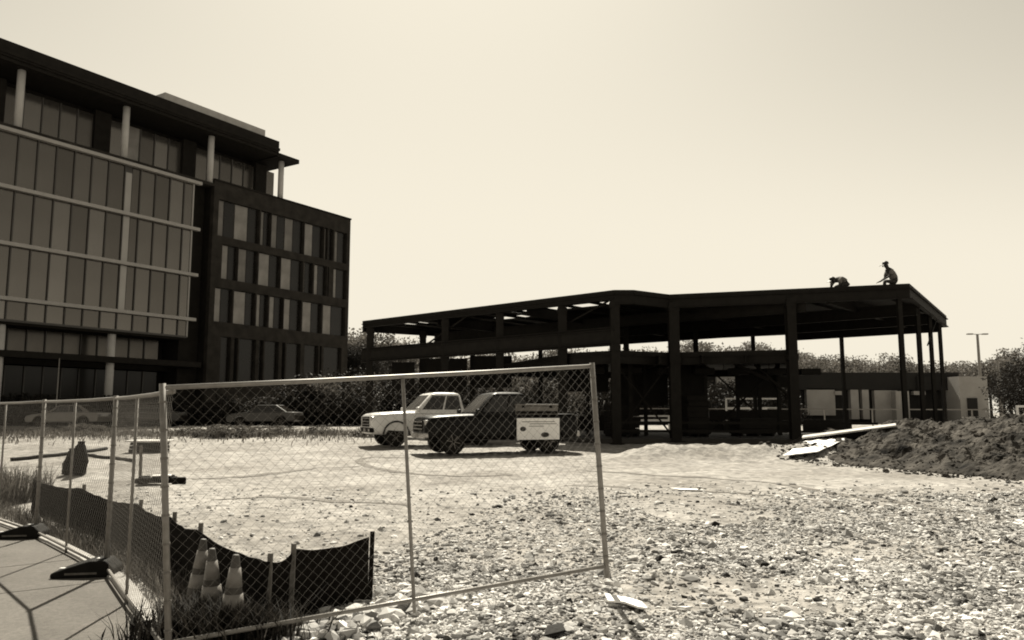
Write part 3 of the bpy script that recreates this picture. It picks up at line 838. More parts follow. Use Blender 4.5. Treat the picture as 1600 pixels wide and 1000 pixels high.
        MB().box((-1.80, s * (W - 0.09), 1.305), (1.66, 0.12, 0.05)).build('bed_rail', M_under, r, bevel=0.01)
        for x in (1.80, -1.60): wheel(r, x, s * (W - 0.14), 0.40, 0.26, s)
    g = MB().box((2.72, 0, 0.90), (0.08, 1.10, 0.36)).build('grille', M_under, r, bevel=0.02)
    for z in (0.80, 0.91, 1.02): MB().box((2.768, 0, z), (0.02, 1.06, 0.03)).build('grille_bar', M_chrome, g)
    MB().box((2.70, 0, 0.60), (0.18, W * 1.90, 0.17)).build('front_bumper', M_chrome if paint is P_black else M_under, r, bevel=0.04)
    MB().box((-2.72, 0, 0.62), (0.14, W * 1.9, 0.18)).build('rear_bumper', M_chrome, r, bevel=0.04)
    MB().box((2.797, 0, 0.60), (0.012, 0.30, 0.13)).build('number_plate', M_collar, r)
    r.scale = (1, 1, 1.04)
    return r
A_T = math.atan2(-0.358, -0.934)
TX, TY = -0.55, 27.39
trk = pickup((TX, TY, gz(TX, TY)), A_T, P_black, 'black pickup truck parked nearest the fence with a white sign on its side')
trw = pickup((-3.05, 31.3, gz(-3.05, 31.3)), A_T + 0.05, P_white, 'white pickup truck parked behind the black pickup')
# sign board hung on the bed side, and a box standing in the bed
def hpt(x, y, z):
    h = Vector((-0.934, -0.358, 0)); l = Vector((0.358, -0.934, 0))
    return Vector((TX, TY, gz(TX, TY))) + h * x + l * y + Vector((0, 0, z))
sg = empty('sign_board', hpt(-1.15, 1.02, 0.46), A_T, 'white rectangular sign board fixed to the side of the black pickup', 'sign')
MB().box((0, 0, 0.36), (1.56, 0.025, 0.72)).build('board', M_sheet, sg, bevel=0.004)
for cx, cz, w, h in ((-0.24, 0.16, 0.30, 0.17), (0.56, 0.36, 0.22, 0.16)):
    MB().lathe([(0.5, -0.004), (0.5, 0.004)], 14, (0, 0, 0), 'Y').build('printed_mark', M_scrawl, sg, loc=(cx, 0.014, cz)).scale = (w, 1, h)
for z, x0, x1 in ((0.60, -0.6, 0.6), (0.53, -0.66, 0.3), (0.45, -0.2, 0.35)):
    MB().box(((x0 + x1) / 2, 0.0145, z), (x1 - x0, 0.004, 0.022)).build('printed_line', M_wood, sg)
M_tool = mat('dull_aluminium', 0.14, 0.6, 0.2, 6, metal=0.3)
tb = empty('tool_box', hpt(-1.15, 0.66, 1.30), A_T, 'grey ribbed tool box standing in the bed of the black pickup', 'tool box')
MB().box((0, 0, 0.14), (1.56, 0.5, 0.28)).build('box_body', M_tool, tb, bevel=0.01)
MB().box((0, 0, 0.32), (1.60, 0.54, 0.07)).build('lid', M_tool, tb, bevel=0.015)
MB().box((0, 0.262, 0.07), (1.5, 0.02, 0.09)).build('dark_strip', M_under, tb)
for x in (-0.5, 0.5): MB().box((x, 0.28, 0.26), (0.10, 0.02, 0.08)).build('latch', M_under, tb)

def sedan(loc, rz, paint, label):
    r = empty('parked_car', loc, rz, label, 'car', 'cars parked by the office building')
    W = 0.89
    fr, re_ = arch(1.40, 0.40, 0.42, 7), arch(-1.35, 0.40, 0.42, 7)
    fr = [(x, z - 0.07) for x, z in fr]; re_ = [(x, z - 0.07) for x, z in re_]
    poly = [(2.22, 0.34), (2.32, 0.55), (2.25, 0.74), (1.95, 0.84), (1.05, 0.95), (-1.55, 0.98), (-2.2, 0.95), (-2.3, 0.70), (-2.25, 0.38)]
    MB().sideprism(poly + re_[::-1] + fr[::-1], -W, W).build('body', paint, r, bevel=0.06, seg=3)
    wb, wt = W - 0.05, W - 0.24
    c = {s: [Vector((-1.75, s * wb, 0.96)), Vector((1.05, s * wb, 0.93)), Vector((0.30, s * wt, 1.43)), Vector((-0.95, s * wt, 1.43))] for s in (-1, 1)}
    MB().add(c[-1] + c[1], [(0, 1, 2, 3), (5, 4, 7, 6), (1, 5, 6, 2), (4, 0, 3, 7), (3, 2, 6, 7), (0, 4, 5, 1)]).build('cabin', paint, r, bevel=0.06, seg=3)
    q, n = face_quad([c[-1][1], c[1][1], c[1][2], c[-1][2]], 0.06, 0.94, 0.06, 0.92, 0.006); slab_quad(q, n, 0.004).build('windscreen', M_wscreen, r)
    q, n = face_quad([c[1][0], c[-1][0], c[-1][3], c[1][3]], 0.06, 0.94, 0.08, 0.92, 0.006); slab_quad(q, n, 0.004).build('rear_window', M_vglass, r)
    for s in (-1, 1):
        PP = [c[s][0], c[s][1], c[s][2], c[s][3]] if s < 0 else [c[s][1], c[s][0], c[s][3], c[s][2]]
        for u0, u1 in ((0.12, 0.46), (0.49, 0.90)):
            if s > 0: u0, u1 = 1 - u1, 1 - u0
            q, n = face_quad(PP, u0, u1, 0.10, 0.88, 0.006); slab_quad(q, n, 0.004).build('side_window', M_vglass, r)
        MB().box((2.24, s * 0.62, 0.66), (0.10, 0.34, 0.12)).build('headlight', M_lamp, r, bevel=0.02)
        MB().box((-2.24, s * 0.64, 0.78), (0.08, 0.34, 0.12)).build('tail_light', mat('tail_lens', 0.05, 0.3), r, bevel=0.02)
        MB().box((0.78, s * (W + 0.07), 1.0), (0.10, 0.16, 0.10)).build('mirror', paint, r, bevel=0.02)
        for x in (1.40, -1.35): wheel(r, x, s * (W - 0.12), 0.33, 0.20, s)
    MB().box((2.30, 0, 0.48), (0.04, 1.0, 0.14)).build('grille', M_under, r, bevel=0.01)
    return r
def put_car(px, Y, rz, paint, label):
    x = at(px, 650, Y).x; return sedan((x, Y, tzf(x, Y)), rz, paint, label)
put_car(108, 50.5, math.radians(180), P_silver, 'silver sedan parked at far left behind the fence')
put_car(415, 52.0, math.radians(175), P_grey, 'grey sedan parked below the brick wing of the office building')
put_car(232, 53.0, math.radians(185), P_grey, 'dark grey sedan parked behind the bare post right of the silver sedan')

# ------------------------------------------------------------------ people on the roof
def person(loc, rz, joints, edges, label, hat=True, hatp=None, root_i=0):
    """joints: list of (x, y, z, r); one skinned continuous body"""
    r = empty('person', loc, rz, label, 'person')
    me = bpy.data.meshes.new('body'); me.from_pydata([j[:3] for j in joints], edges, []); me.update()
    b = bpy.data.objects.new('body', me); COL.objects.link(b); b.parent = r
    me.materials.append(mat('worker_trousers', 0.03, 0.9, 0.2, 9))
    sk = b.modifiers.new('skin', 'SKIN')
    for i, j in enumerate(joints):
        s = me.skin_vertices[0].data[i]; s.radius = (j[3], j[3]); s.use_root = (i == root_i)
    ss = b.modifiers.new('sub', 'SUBSURF'); ss.levels = 1; ss.render_levels = 2
    return r
def hand(joints, edges, wrist, d, up):
    """palm and five short fingers continuing from a wrist joint"""
    p = Vector(joints[wrist][:3]); d = Vector(d).normalized(); up = Vector(up).normalized(); sdir = d.cross(up).normalized()
    joints.append((*(p + d * 0.08), 0.028)); pi = len(joints) - 1; edges.append((wrist, pi))
    for k, (o, L) in enumerate(((-0.035, 0.07), (-0.012, 0.085), (0.012, 0.08), (0.033, 0.06))):
        a = p + d * 0.115 + sdir * o; b_ = a + d * L * 0.6 - up * 0.02
        joints.append((*a, 0.010)); joints.append((*b_, 0.008)); n = len(joints); edges += [(pi, n - 2), (n - 2, n - 1)]
    a = p + d * 0.05 + sdir * -0.05; joints.append((*a, 0.011)); joints.append((*(a + d * 0.04 - up * 0.015), 0.009)); n = len(joints); edges += [(pi, n - 2), (n - 2, n - 1)]
M_shirt = mat('worker_shirt', 0.13, 0.9, 0.35, 7)
M_skin = mat('skin', 0.16, 0.6, 0.1, 9)
M_hat = mat('dark_cap', 0.02, 0.6, 0.1, 9)
def shirt(r, J, E, root_i=0):
    me = bpy.data.meshes.new('shirt'); me.from_pydata([j[:3] for j in J], E, []); me.update(); me.materials.append(M_shirt)
    b = bpy.data.objects.new('shirt', me); COL.objects.link(b); b.parent = r
    b.modifiers.new('skin', 'SKIN')
    for i, j in enumerate(J):
        s = me.skin_vertices[0].data[i]; s.radius = (j[3], j[3]); s.use_root = (i == root_i)
    ss = b.modifiers.new('sub', 'SUBSURF'); ss.levels = 1; ss.render_levels = 2
def head_extras(r, c, d):
    c, d = Vector(c), Vector(d).normalized()
    mb = MB().lathe([(0.112, 0.0), (0.112, 0.03), (0.098, 0.075), (0.06, 0.112), (0.015, 0.125)], 14, c + Vector((0, 0, 0.03)))
    h = mb.build('cap', M_hat, r, smooth=True)
    b = c + d * 0.15 + Vector((0, 0, 0.03))
    MB().bar(c + d * 0.08 + Vector((0, 0, 0.04)), c + d * 0.21 + Vector((0, 0, 0.015)), 0.16, 0.016).build('cap_brim', M_hat, h)
    s = Vector((-d.y, d.x, 0)).normalized()
    MB().lathe([(0.018, -0.03), (0.022, 0), (0.008, 0.03)], 8, c + d * 0.112 + Vector((0, 0, -0.03))).build('nose', M_skin, r)
    for k in (-1, 1):
        MB().lathe([(0.008, -0.012), (0.02, 0), (0.008, 0.03)], 8, c + s * 0.1 * k + Vector((0, 0, -0.02))).build('ear', M_skin, r)
        MB().lathe([(0.004, -0.008), (0.011, 0), (0.004, 0.008)], 8, c + d * 0.094 + s * 0.036 * k).build('eye', M_hat, r)
    MB().bar(c + d * 0.095 - s * 0.025 - Vector((0, 0, 0.065)), c + d * 0.095 + s * 0.025 - Vector((0, 0, 0.065)), 0.012, 0.01).build('mouth', M_hat, r)
def roofpt(px, back):
    p = on_line(px, RP[3], RP[4]); n = Vector((0.31, 0.95, 0)); p = p + n * back; return (p.x, p.y, ZR)
# kneeling worker, facing left (-x), body bent forward, one knee down
K = [(0.10, 0, 0.46, 0.135), (0.10, 0, 0.62, 0.13), (0.03, 0, 0.78, 0.13), (-0.05, 0, 0.93, 0.12), (-0.11, 0, 1.02, 0.055), (-0.17, 0, 1.12, 0.09), (-0.18, 0, 1.20, 0.085)]
Ke = [(0, 1), (1, 2), (2, 3), (3, 4), (4, 5), (5, 6)]
def limb(J, E, start, pts):
    prev = start
    for p in pts: J.append(p); E.append((prev, len(J) - 1)); prev = len(J) - 1
    return prev
limb(K, Ke, 0, [(0.08, -0.11, 0.42, 0.095), (-0.32, -0.14, 0.46, 0.075), (-0.34, -0.14, 0.10, 0.05), (-0.46, -0.14, 0.05, 0.042)])
limb(K, Ke, 0, [(0.08, 0.11, 0.40, 0.095), (-0.05, 0.13, 0.09, 0.075), (0.33, 0.13, 0.08, 0.05), (0.40, 0.13, 0.05, 0.042)])
w = limb(K, Ke, 3, [(-0.05, -0.19, 0.90, 0.062), (-0.16, -0.24, 0.66, 0.045), (-0.36, -0.20, 0.52, 0.034)]); hand(K, Ke, w, (-1, 0, -0.4), (0, 0, 1))
w = limb(K, Ke, 3, [(-0.05, 0.19, 0.90, 0.062), (-0.12, 0.23, 0.64, 0.045), (-0.32, 0.18, 0.50, 0.034)]); hand(K, Ke, w, (-1, 0, -0.4), (0, 0, 1))
p1 = person(roofpt(1416, 2.0), 0.0, K, Ke, 'person kneeling on the roof deck near its right corner, wearing a dark cap')
shirt(p1, [(0.10, 0, 0.50, 0.15), (0.09, 0, 0.64, 0.155), (0.03, 0, 0.78, 0.155), (-0.05, 0, 0.91, 0.14), (-0.05, -0.20, 0.89, 0.078), (-0.14, -0.245, 0.70, 0.062), (-0.05, 0.20, 0.89, 0.078), (-0.11, 0.235, 0.70, 0.062)], [(0, 1), (1, 2), (2, 3), (3, 4), (4, 5), (3, 6), (6, 7)])
head_extras(p1, (-0.18, 0, 1.17), (-1, 0, -0.35))
p1.scale = (1.12, 1.2, 1.0)
# bending worker, back rounded, head low
B = [(0.16, 0, 0.40, 0.14), (0.06, 0, 0.52, 0.14), (-0.10, 0, 0.60, 0.135), (-0.24, 0, 0.58, 0.12), (-0.32, 0, 0.54, 0.055), (-0.40, 0, 0.50, 0.09), (-0.42, 0, 0.57, 0.08)]
Be = [(0, 1), (1, 2), (2, 3), (3, 4), (4, 5), (5, 6)]
for s in (-1, 1):
    limb(B, Be, 0, [(0.14, s * 0.11, 0.36, 0.095), (-0.20, s * 0.15, 0.30, 0.075), (0.12, s * 0.14, 0.09, 0.05), (0.04, s * 0.14, 0.05, 0.042)])
    w = limb(B, Be, 3, [(-0.24, s * 0.19, 0.54, 0.062), (-0.30, s * 0.23, 0.30, 0.045), (-0.42, s * 0.18, 0.13, 0.034)]); hand(B, Be, w, (-1, 0, -0.5), (0, 0, 1))
p2 = person(roofpt(1331, 1.6), 0.25, B, Be, 'person crouching low with rounded back on the roof deck, left of the kneeling person')
shirt(p2, [(0.12, 0, 0.45, 0.155), (0.05, 0, 0.53, 0.16), (-0.10, 0, 0.60, 0.155), (-0.23, 0, 0.575, 0.14), (-0.24, -0.20, 0.53, 0.078), (-0.29, -0.235, 0.34, 0.062), (-0.24, 0.20, 0.53, 0.078), (-0.29, 0.235, 0.34, 0.062)], [(0, 1), (1, 2), (2, 3), (3, 4), (4, 5), (3, 6), (6, 7)])
head_extras(p2, (-0.42, 0, 0.53), (-1, 0, -0.5))

p2.scale = (1.1, 1.2, 1.0)
# ------------------------------------------------------------------ dirt mound, planks, sheet
RIDGE = [((8.9, 27.6), 0.25, 1.8), ((11.0, 26.6), 0.75, 3.0), ((12.6, 24.6), 1.15, 4.0), ((14.2, 21.8), 1.36, 4.6), ((16.0, 18.6), 1.30, 4.8), ((18.5, 16.0), 0.9, 4.2), ((21.5, 15.5), 0.2, 3.0)]
def mound_h(x, y, pad=0.0):
    best = np.zeros_like(x)
    for (a, ha, wa), (b, hb, wb) in zip(RIDGE[:-1], RIDGE[1:]):
        ax, ay = a; dx, dy = b[0] - ax, b[1] - ay
        t = np.clip(((x - ax) * dx + (y - ay) * dy) / (dx * dx + dy * dy), 0, 1)
        d = np.hypot(x - ax - dx * t, y - ay - dy * t)
        h = ha + (hb - ha) * t; w_ = wa + (wb - wa) * t + pad
        best = np.maximum(best, h * np.clip(1 - d / w_, 0, 1) ** 0.85)
    return best
mx = np.arange(6.5, 24.5, 0.07); my = np.arange(11.5, 31, 0.07)
MX, MY = np.meshgrid(mx, my)
MH = mound_h(MX, MY)
msk = MH > 0.0
nz_ = np.zeros_like(MH)
a_, b_ = MX[msk], MY[msk]
nz_[msk] = 0.20 * vnoise(a_, b_, 0.9, 2) + 0.15 * vnoise(a_, b_, 2.3, 7) + 0.10 * vnoise(a_, b_, 4.2, 4) + 0.055 * vnoise(a_, b_, 7.0, 6) + 0.03 * vnoise(a_, b_, 13.0, 8)
MZ = tz(MX, MY) + MH + nz_ * np.clip(MH / 0.35, 0, 1) - 0.10 * (MH < 0.02) - 0.02
idm = np.arange(MX.size).reshape(MX.shape)
keep = (msk[:-1, :-1] | msk[1:, 1:] | msk[:-1, 1:] | msk[1:, :-1])
Fm = np.stack([idm[:-1, :-1], idm[:-1, 1:], idm[1:, 1:], idm[1:, :-1]], -1)[keep]
used = np.unique(Fm); remap = np.full(MX.size, -1); remap[used] = np.arange(len(used))
Vm = np.stack([MX, MY, MZ], -1).reshape(-1, 3)[used]
mound = obj('dirt_mound', np_mesh('dirt_mound', Vm, remap[Fm], M_soil)); tag(mound, 'rough dark dirt mound at the right edge in front of the steel frame', 'mound')
def mzf(x, y):
    i = int(np.clip((x - mx[0]) / 0.07, 0, len(mx) - 1)); j = int(np.clip((y - my[0]) / 0.07, 0, len(my) - 1))
    return max(float(MZ[j, i]), ground_z(x, y))

pa, pb = at(1254, 683, 25.8), at(1400, 664, 24.6)
pk = empty('timber_plank', (pa + pb) / 2, 0, 'long pale timber plank lying aslant on the dirt mound', 'plank')
mid = (pa + pb) / 2
MB().bar(pa, pb, 0.42, 0.05, (0, -0.15, 0.985)).build('plank_top', mat('pale_timber', 0.42, 0.8, 0.2, 5, bump=0.2), pk, mid)  # paler than the weathered wood
dn = Vector((0, 0.06, -0.15)); MB().bar(pa + dn + Vector((0.05, 0, 0)), pb + dn - Vector((0.05, 0, 0)), 0.30, 0.20).build('shade_bar', M_under, pk, mid)  # black bar standing in for the shadow under the plank
# white sheet draped on the left flank of the mound
def mhit(px, py):
    r = ray(px, py); k = 14.0
    while k < 40:
        p = Vector((0, 0, HC)) + r * k
        if p.z < mzf(p.x, p.y): return p
        k += 0.04
    return Vector((0, 0, HC)) + r * 25
qs = [(1221, 712), (1278, 706), (1324, 685), (1266, 684)]
qc = []
for a in qs:
    h_ = mhit(*a); qc.append(h_ + (Vector((0, 0, HC)) - h_).normalized() * 0.5)
V, fs = [], []
NS = 14
for j in range(NS + 1):
    for i in range(NS + 1):
        u, v = i / NS, j / NS
        p = (qc[0].lerp(qc[1], u)).lerp(qc[3].lerp(qc[2], u), v)
        p.x += 0.10 * noise.noise(Vector((u * 3, v * 3, 3))); p.z += 0.035 * noise.noise(Vector((u * 5, v * 5, 1)))
        V.append(p)
for j in range(NS):
    for i in range(NS):
        q = j * (NS + 1) + i; fs.append((q, q + 1, q + NS + 2, q + NS + 1))
sh = MB().add(V, fs).build('white_sheet', M_sheet, origin=tuple(V[0]), loc=tuple(V[0]), smooth=True)
sh.modifiers.new('thick', 'SOLIDIFY').thickness = 0.01
tag(sh, 'bright white sheet lying on the left slope of the dirt mound', 'sheet')

def scrap(name, poly, label, cat, m=M_sheet, dz=0.05, th=0.015, z=0.2):
    P = [pl(px, py, z) for px, py in poly]; c = sum(P, Vector()) / len(P)
    V = []
    for p in P: V.append(Vector((p.x, p.y, gz(p.x, p.y) + dz + 0.03 * noise.noise(p * 7))))
    n = len(V); c.z = V[0].z
    mb = MB().add(V + [v - Vector((0, 0, th)) for v in V], [tuple(range(n)), tuple(range(n, 2 * n))[::-1]] + [(i, n + i, n + (i + 1) % n, (i + 1) % n) for i in range(n)])
    o = mb.build(name, m, origin=tuple(c), loc=tuple(c)); tag(o, label, cat); return o
scrap('white_scrap', [(944, 932), (962, 934), (985, 938), (1003, 944), (1012, 956), (996, 953), (975, 946), (950, 944)], 'torn white scrap on the gravel beside the raised fence corner', 'scrap', z=0.18)
scrap('pale_board', [(1046, 760), (1088, 761.5), (1103, 765), (1062, 764)], 'flat pale board lying alone on the bare dirt beyond the gravel', 'board', z=0.24, dz=0.02, th=0.01)
scrap('dark_scrap', [(855, 994), (878, 986), (884, 999), (850, 1003)], 'small dark scrap at the bottom edge below the wide fence panel', 'scrap', M_black, z=0.14)

# ------------------------------------------------------------------ odds and ends on the left of the lot
def gpt(px, py, z0=0.25):
    p = pl(px, py, z0)
    for _ in range(4): p = pl(px, py, gz(p.x, p.y))
    return p
def sack(px, py, h, w, lean, label):
    p = gpt(px, py)
    prof = [(0.0, 0), (0.9, 0), (1.0, 0.12), (0.97, 0.4), (0.80, 0.68), (0.55, 0.85), (0.30, 0.93), (0.38, 1.0), (0.05, 1.0)]
    mb = MB().lathe([(max(0.01, r * w / 2), z * h) for r, z in prof], 16)
    mb.v = [(x + lean * z + 0.05 * noise.noise(Vector((x * 6, y * 6, z * 6))), y + 0.05 * noise.noise(Vector((x * 6 + 4, y * 6, z * 6))), z) for x, y, z in mb.v]
    o = mb.build('black_sack', M_black, loc=tuple(p), smooth=True); tag(o, label, 'sack', 'black sacks standing on the dirt')
sack(122, 741, 0.78, 0.36, 0.03, 'taller black sack of the pair standing on the dirt behind the fence')
sack(107, 741, 0.62, 0.34, 0.10, 'shorter black sack leaning beside the taller one')
def hose(ctrl, r, label):
    pts = arc_pts([gpt(*c) for c in ctrl], 8)
    P = [(p.x, p.y, gz(p.x, p.y) + r * 0.9) for p in pts]; c = P[0]
    o = MB().tube(P, r, 8).build('black_hose', M_black, origin=c, loc=c, smooth=True); tag(o, label, 'hose')
hose([(16, 721), (60, 717), (110, 711), (166, 704)], 0.06, 'long straight black hose on the dirt at far left')
hose([(132, 713), (155, 715), (180, 718), (206, 722)], 0.05, 'short curved black hose right of the black sacks')
p = gpt(233, 707); st = empty('material_stack', p, 0.1, 'dark low stack with a white board on top, left of the nearest tall fence post', 'stack')
for k in range(3): MB().box((0, 0.02 * k, 0.07 + k * 0.12), (1.15 - 0.03 * k, 0.7, 0.10)).build('plank', M_under, st)
MB().box((0.02, 0, 0.40), (1.42, 0.85, 0.06)).build('board', M_sheet, st)
p = gpt(245, 757); rb = empty('rubble_pile', p, 0, 'low dark rubble pile with a white scrap behind the fence', 'rubble')
for k in range(9):
    a = random.Random(k); MB().box((a.uniform(-.45, .42), a.uniform(-.2, .2), 0.06 + a.uniform(0, .06)), (a.uniform(.2, .4), a.uniform(.15, .3), a.uniform(.08, .16)), a.uniform(0, 3)).build('rubble_piece', M_under, rb, bevel=0.02)
MB().box((0.12, -0.05, 0.19), (0.36, 0.22, 0.02), 0.4).build('scrap', M_sheet, rb)
p = gpt(219, 753); o = MB().bar((0, 0, -0.1), (-0.02, 0, 0.78), 0.05, 0.05).build('wooden_stake', M_wood, loc=tuple(p)); tag(o, 'thin wooden stake standing beside the dark rubble pile', 'stake')

# ------------------------------------------------------------------ far fence, barriers, poles
def far_fence(px0, px1, Y0, Y1, label, ztop=1.28, n=9, wires=True):
    a = at(px0, 640, Y0); b = at(px1, 640, Y1)
    r = empty('site_fence', (a.x, a.y, tzf(a.x, a.y)), 0, label, 'fence'); O = (a.x, a.y, tzf(a.x, a.y))
    a.z = tzf(a.x, a.y) + ztop; b.z = tzf(b.x, b.y) + ztop
    MB().bar(a, b, 0.06, 0.06).build('top_rail', M_galv, r, O)
    for k in range(n):
        p = a.lerp(b, k / (n - 1)); MB().bar((p.x, p.y, p.z - ztop), (p.x, p.y, p.z + 0.03), 0.06, 0.06).build('post', M_galv, r, O)
    return r
far_fence(945, 1600, 50.0, 44.0, 'thin pale rail fence running behind the steel frame', 1.22, 10)
def barrier(px0, px1, y0, y1, Y, label):
    a, b = at(px0, y1, Y), at(px1, y0, Y); g = tzf(a.x, Y); c = ((a.x + b.x) / 2, Y, g)
    r = empty('white_barrier', c, 0, label, 'barrier')
    for z in (a.z, b.z): MB().bar((a.x, Y, z), (b.x, Y, z), 0.08, 0.14 if z == a.z else 0.09).build('rail', M_white, r, c)
    for x in (a.x + 0.04, b.x - 0.04): MB().bar((x, Y, g), (x, Y, b.z + 0.02), 0.09, 0.06).build('post', M_white, r, c)
barrier(1134, 1217, 623, 638, 47.5, 'white two-rail barrier seen through the middle of the steel frame')
barrier(1589, 1640, 635, 656, 33.0, 'white tubular barrier at the right edge behind the dirt mound')
barrier(974, 1046, 650, 657, 47.0, 'low white rail barrier seen through the left of the steel frame')
def lamp_post(px, ytop, Y, arms, label, w=0.09):
    t = at(px, ytop, Y); g = tzf(t.x, Y); r = empty('street_lamp', (t.x, Y, g), 0, label, 'street lamp'); O = (t.x, Y, g)
    MB().tube([(t.x, Y, g), (t.x, Y, t.z)], [w * 1.3, w * 0.8], 8).build('pole', M_galv, r, O)
    for s in arms:
        MB().bar((t.x, Y, t.z - 0.03), (t.x + s * 0.5, Y, t.z), 0.06, 0.06).build('arm', M_galv, r, O)
        MB().box((t.x + s * 0.72, Y, t.z), (0.55, 0.3, 0.12)).build('lamp_head', M_galv, r, O, bevel=0.03)
lamp_post(1527, 522, 75, (-1, 1), 'tall two-armed street lamp rising above the trees at right', 0.14)
lamp_post(1558.5, 563, 60, (1,), 'shorter pale pole right of the two-armed street lamp', 0.12)
# thin poles in front of the office
lamp_post(93, 560, 53, (), 'thin pale pole in front of the office ground floor', 0.035)

# ------------------------------------------------------------------ trees and shrubs
def leaf_mesh(name, rad, n, leaf, clumps, m, seed, low=0.0):
    g = np.random.default_rng(seed)
    c = g.normal(size=(clumps, 3)); c /= np.linalg.norm(c, axis=1)[:, None]
    c *= (g.uniform(0.35, 1.0, clumps) ** 0.6)[:, None] * np.array(rad)
    c[:, 2] = np.where(c[:, 2] < -0.5 * rad[2], -0.5 * rad[2] * g.uniform(0.3, 1, clumps), c[:, 2])
    cs = g.uniform(0.14, 0.30, clumps) * rad[0]
    k = g.integers(0, clumps, n)
    P = c[k] + np.clip(g.normal(size=(n, 3)), -1.5, 1.5) * cs[k][:, None] * np.array([1, 1, 0.75])
    a = g.normal(size=(n, 3)); a /= np.linalg.norm(a, axis=1)[:, None]
    b = np.cross(a, g.normal(size=(n, 3))); b /= np.linalg.norm(b, axis=1)[:, None]
    s = (leaf * g.uniform(0.6, 1.4, n))[:, None]
    V = np.stack([P - a * s, P - b * s * 0.45, P + a * s, P + b * s * 0.45], 1).reshape(-1, 3)
    Fq = np.arange(n * 4).reshape(n, 4)
    sh_ = np.clip(0.5 + 0.28 * g.normal(size=n) + (g.uniform(-0.2, 0.2, clumps))[k], 0, 1)
    return np_mesh(name, V, Fq, m, sh_)
def trunk_mesh(h, r, seed):
    g = random.Random(seed); mb = MB()
    pts = [(0, 0, 0), (g.uniform(-.05, .05) * h, g.uniform(-.05, .05) * h, h * 0.5), (g.uniform(-.08, .08) * h, g.uniform(-.08, .08) * h, h)]
    mb.tube(pts, [r, r * 0.75, r * 0.35], 8)
    for k in range(6):
        z = h * g.uniform(0.35, 0.8); a = g.uniform(0, 6.28); L = h * g.uniform(0.25, 0.5)
        mb.tube([(0, 0, z), (math.cos(a) * L * 0.5, math.sin(a) * L * 0.5, z + L * 0.45), (math.cos(a) * L * 0.8, math.sin(a) * L * 0.8, z + L)], [r * 0.45, r * 0.28, r * 0.1], 6)
    return mb.mesh('trunk', M_bark, smooth=True)
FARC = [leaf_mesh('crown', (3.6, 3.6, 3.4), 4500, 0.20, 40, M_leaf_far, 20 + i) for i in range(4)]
FART = [trunk_mesh(6.5, 0.28, i) for i in range(3)]
NEARC = [leaf_mesh('crown', (1.7, 1.7, 1.9), 3000, 0.11, 30, M_leaf_dk, 40 + i) for i in range(4)]
NEART = [trunk_mesh(3.2, 0.10, 7 + i) for i in range(3)]
DARKC = [leaf_mesh('crown', (3.0, 3.0, 3.6), 24000, 0.075, 70, M_leaf_dk, 60 + i) for i in range(2)]
MIDC = [leaf_mesh('crown', (1.7, 1.7, 1.9), 2600, 0.12, 30, M_leaf, 80 + i) for i in range(3)]
BUSHC = [leaf_mesh('foliage', (0.9, 0.8, 0.65), 1500, 0.07, 20, M_leaf_dk, 100 + i) for i in range(3)]
BUSHM = [leaf_mesh('foliage', (0.9, 0.8, 0.6), 1200, 0.07, 18, M_weed, 110 + i) for i in range(2)]
def tree(px, ytop, Y, crowns, trunks, ch, th, label, cat='tree', group=None, i=0, name='tree', sc=1.0):
    t = at(px, ytop, Y); g = tzf(t.x, Y)
    r = empty(name, (t.x, Y, g), random.uniform(0, 6.28), label, cat, group)
    H = (t.z - g)
    zc = H - ch * sc
    obj('crown', crowns[i % len(crowns)], r, (0, 0, max(zc, ch * sc * 0.45)), 0, (sc, sc, sc))
    k = max(zc + ch * sc * 0.35, 0.5) / th
    obj('trunk', trunks[i % len(trunks)], r, (0, 0, -0.1), 0, (sc, sc, k))
    return r
tr = random.Random(11)
ORD = ['first', 'second', 'third', 'fourth', 'fifth', 'sixth', 'seventh', 'eighth', 'ninth', 'tenth', 'eleventh', 'twelfth', 'thirteenth', 'fourteenth', 'fifteenth', 'sixteenth', 'seventeenth', 'eighteenth', 'nineteenth', 'twentieth']
def nth(k):
    return ORD[k] if k < 20 else ('twenty-' + ORD[k - 20] if k < 29 else ('thirtieth' if k == 29 else 'thirty-' + ORD[k - 30]))
# far skyline, three labelled stretches
i = 0
for q_, px in enumerate(range(1000, 1250, 17)):
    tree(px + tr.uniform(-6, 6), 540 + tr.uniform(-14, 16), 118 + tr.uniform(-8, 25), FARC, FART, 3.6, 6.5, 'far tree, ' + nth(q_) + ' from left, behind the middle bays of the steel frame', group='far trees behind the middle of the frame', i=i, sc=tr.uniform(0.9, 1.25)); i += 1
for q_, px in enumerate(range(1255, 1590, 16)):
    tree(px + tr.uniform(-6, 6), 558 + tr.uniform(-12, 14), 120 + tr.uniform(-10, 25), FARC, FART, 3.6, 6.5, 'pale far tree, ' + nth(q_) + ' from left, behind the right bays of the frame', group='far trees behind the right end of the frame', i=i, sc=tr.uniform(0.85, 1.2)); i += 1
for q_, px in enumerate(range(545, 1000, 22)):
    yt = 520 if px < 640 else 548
    tree(px + tr.uniform(-6, 6), yt + tr.uniform(-10, 14), 112 + tr.uniform(-8, 25), FARC, FART, 3.6, 6.5, 'far tree, ' + nth(q_) + ' rightward from the brick wing, behind the left bays', group='far trees behind the left end of the frame', i=i, sc=tr.uniform(0.9, 1.25)); i += 1
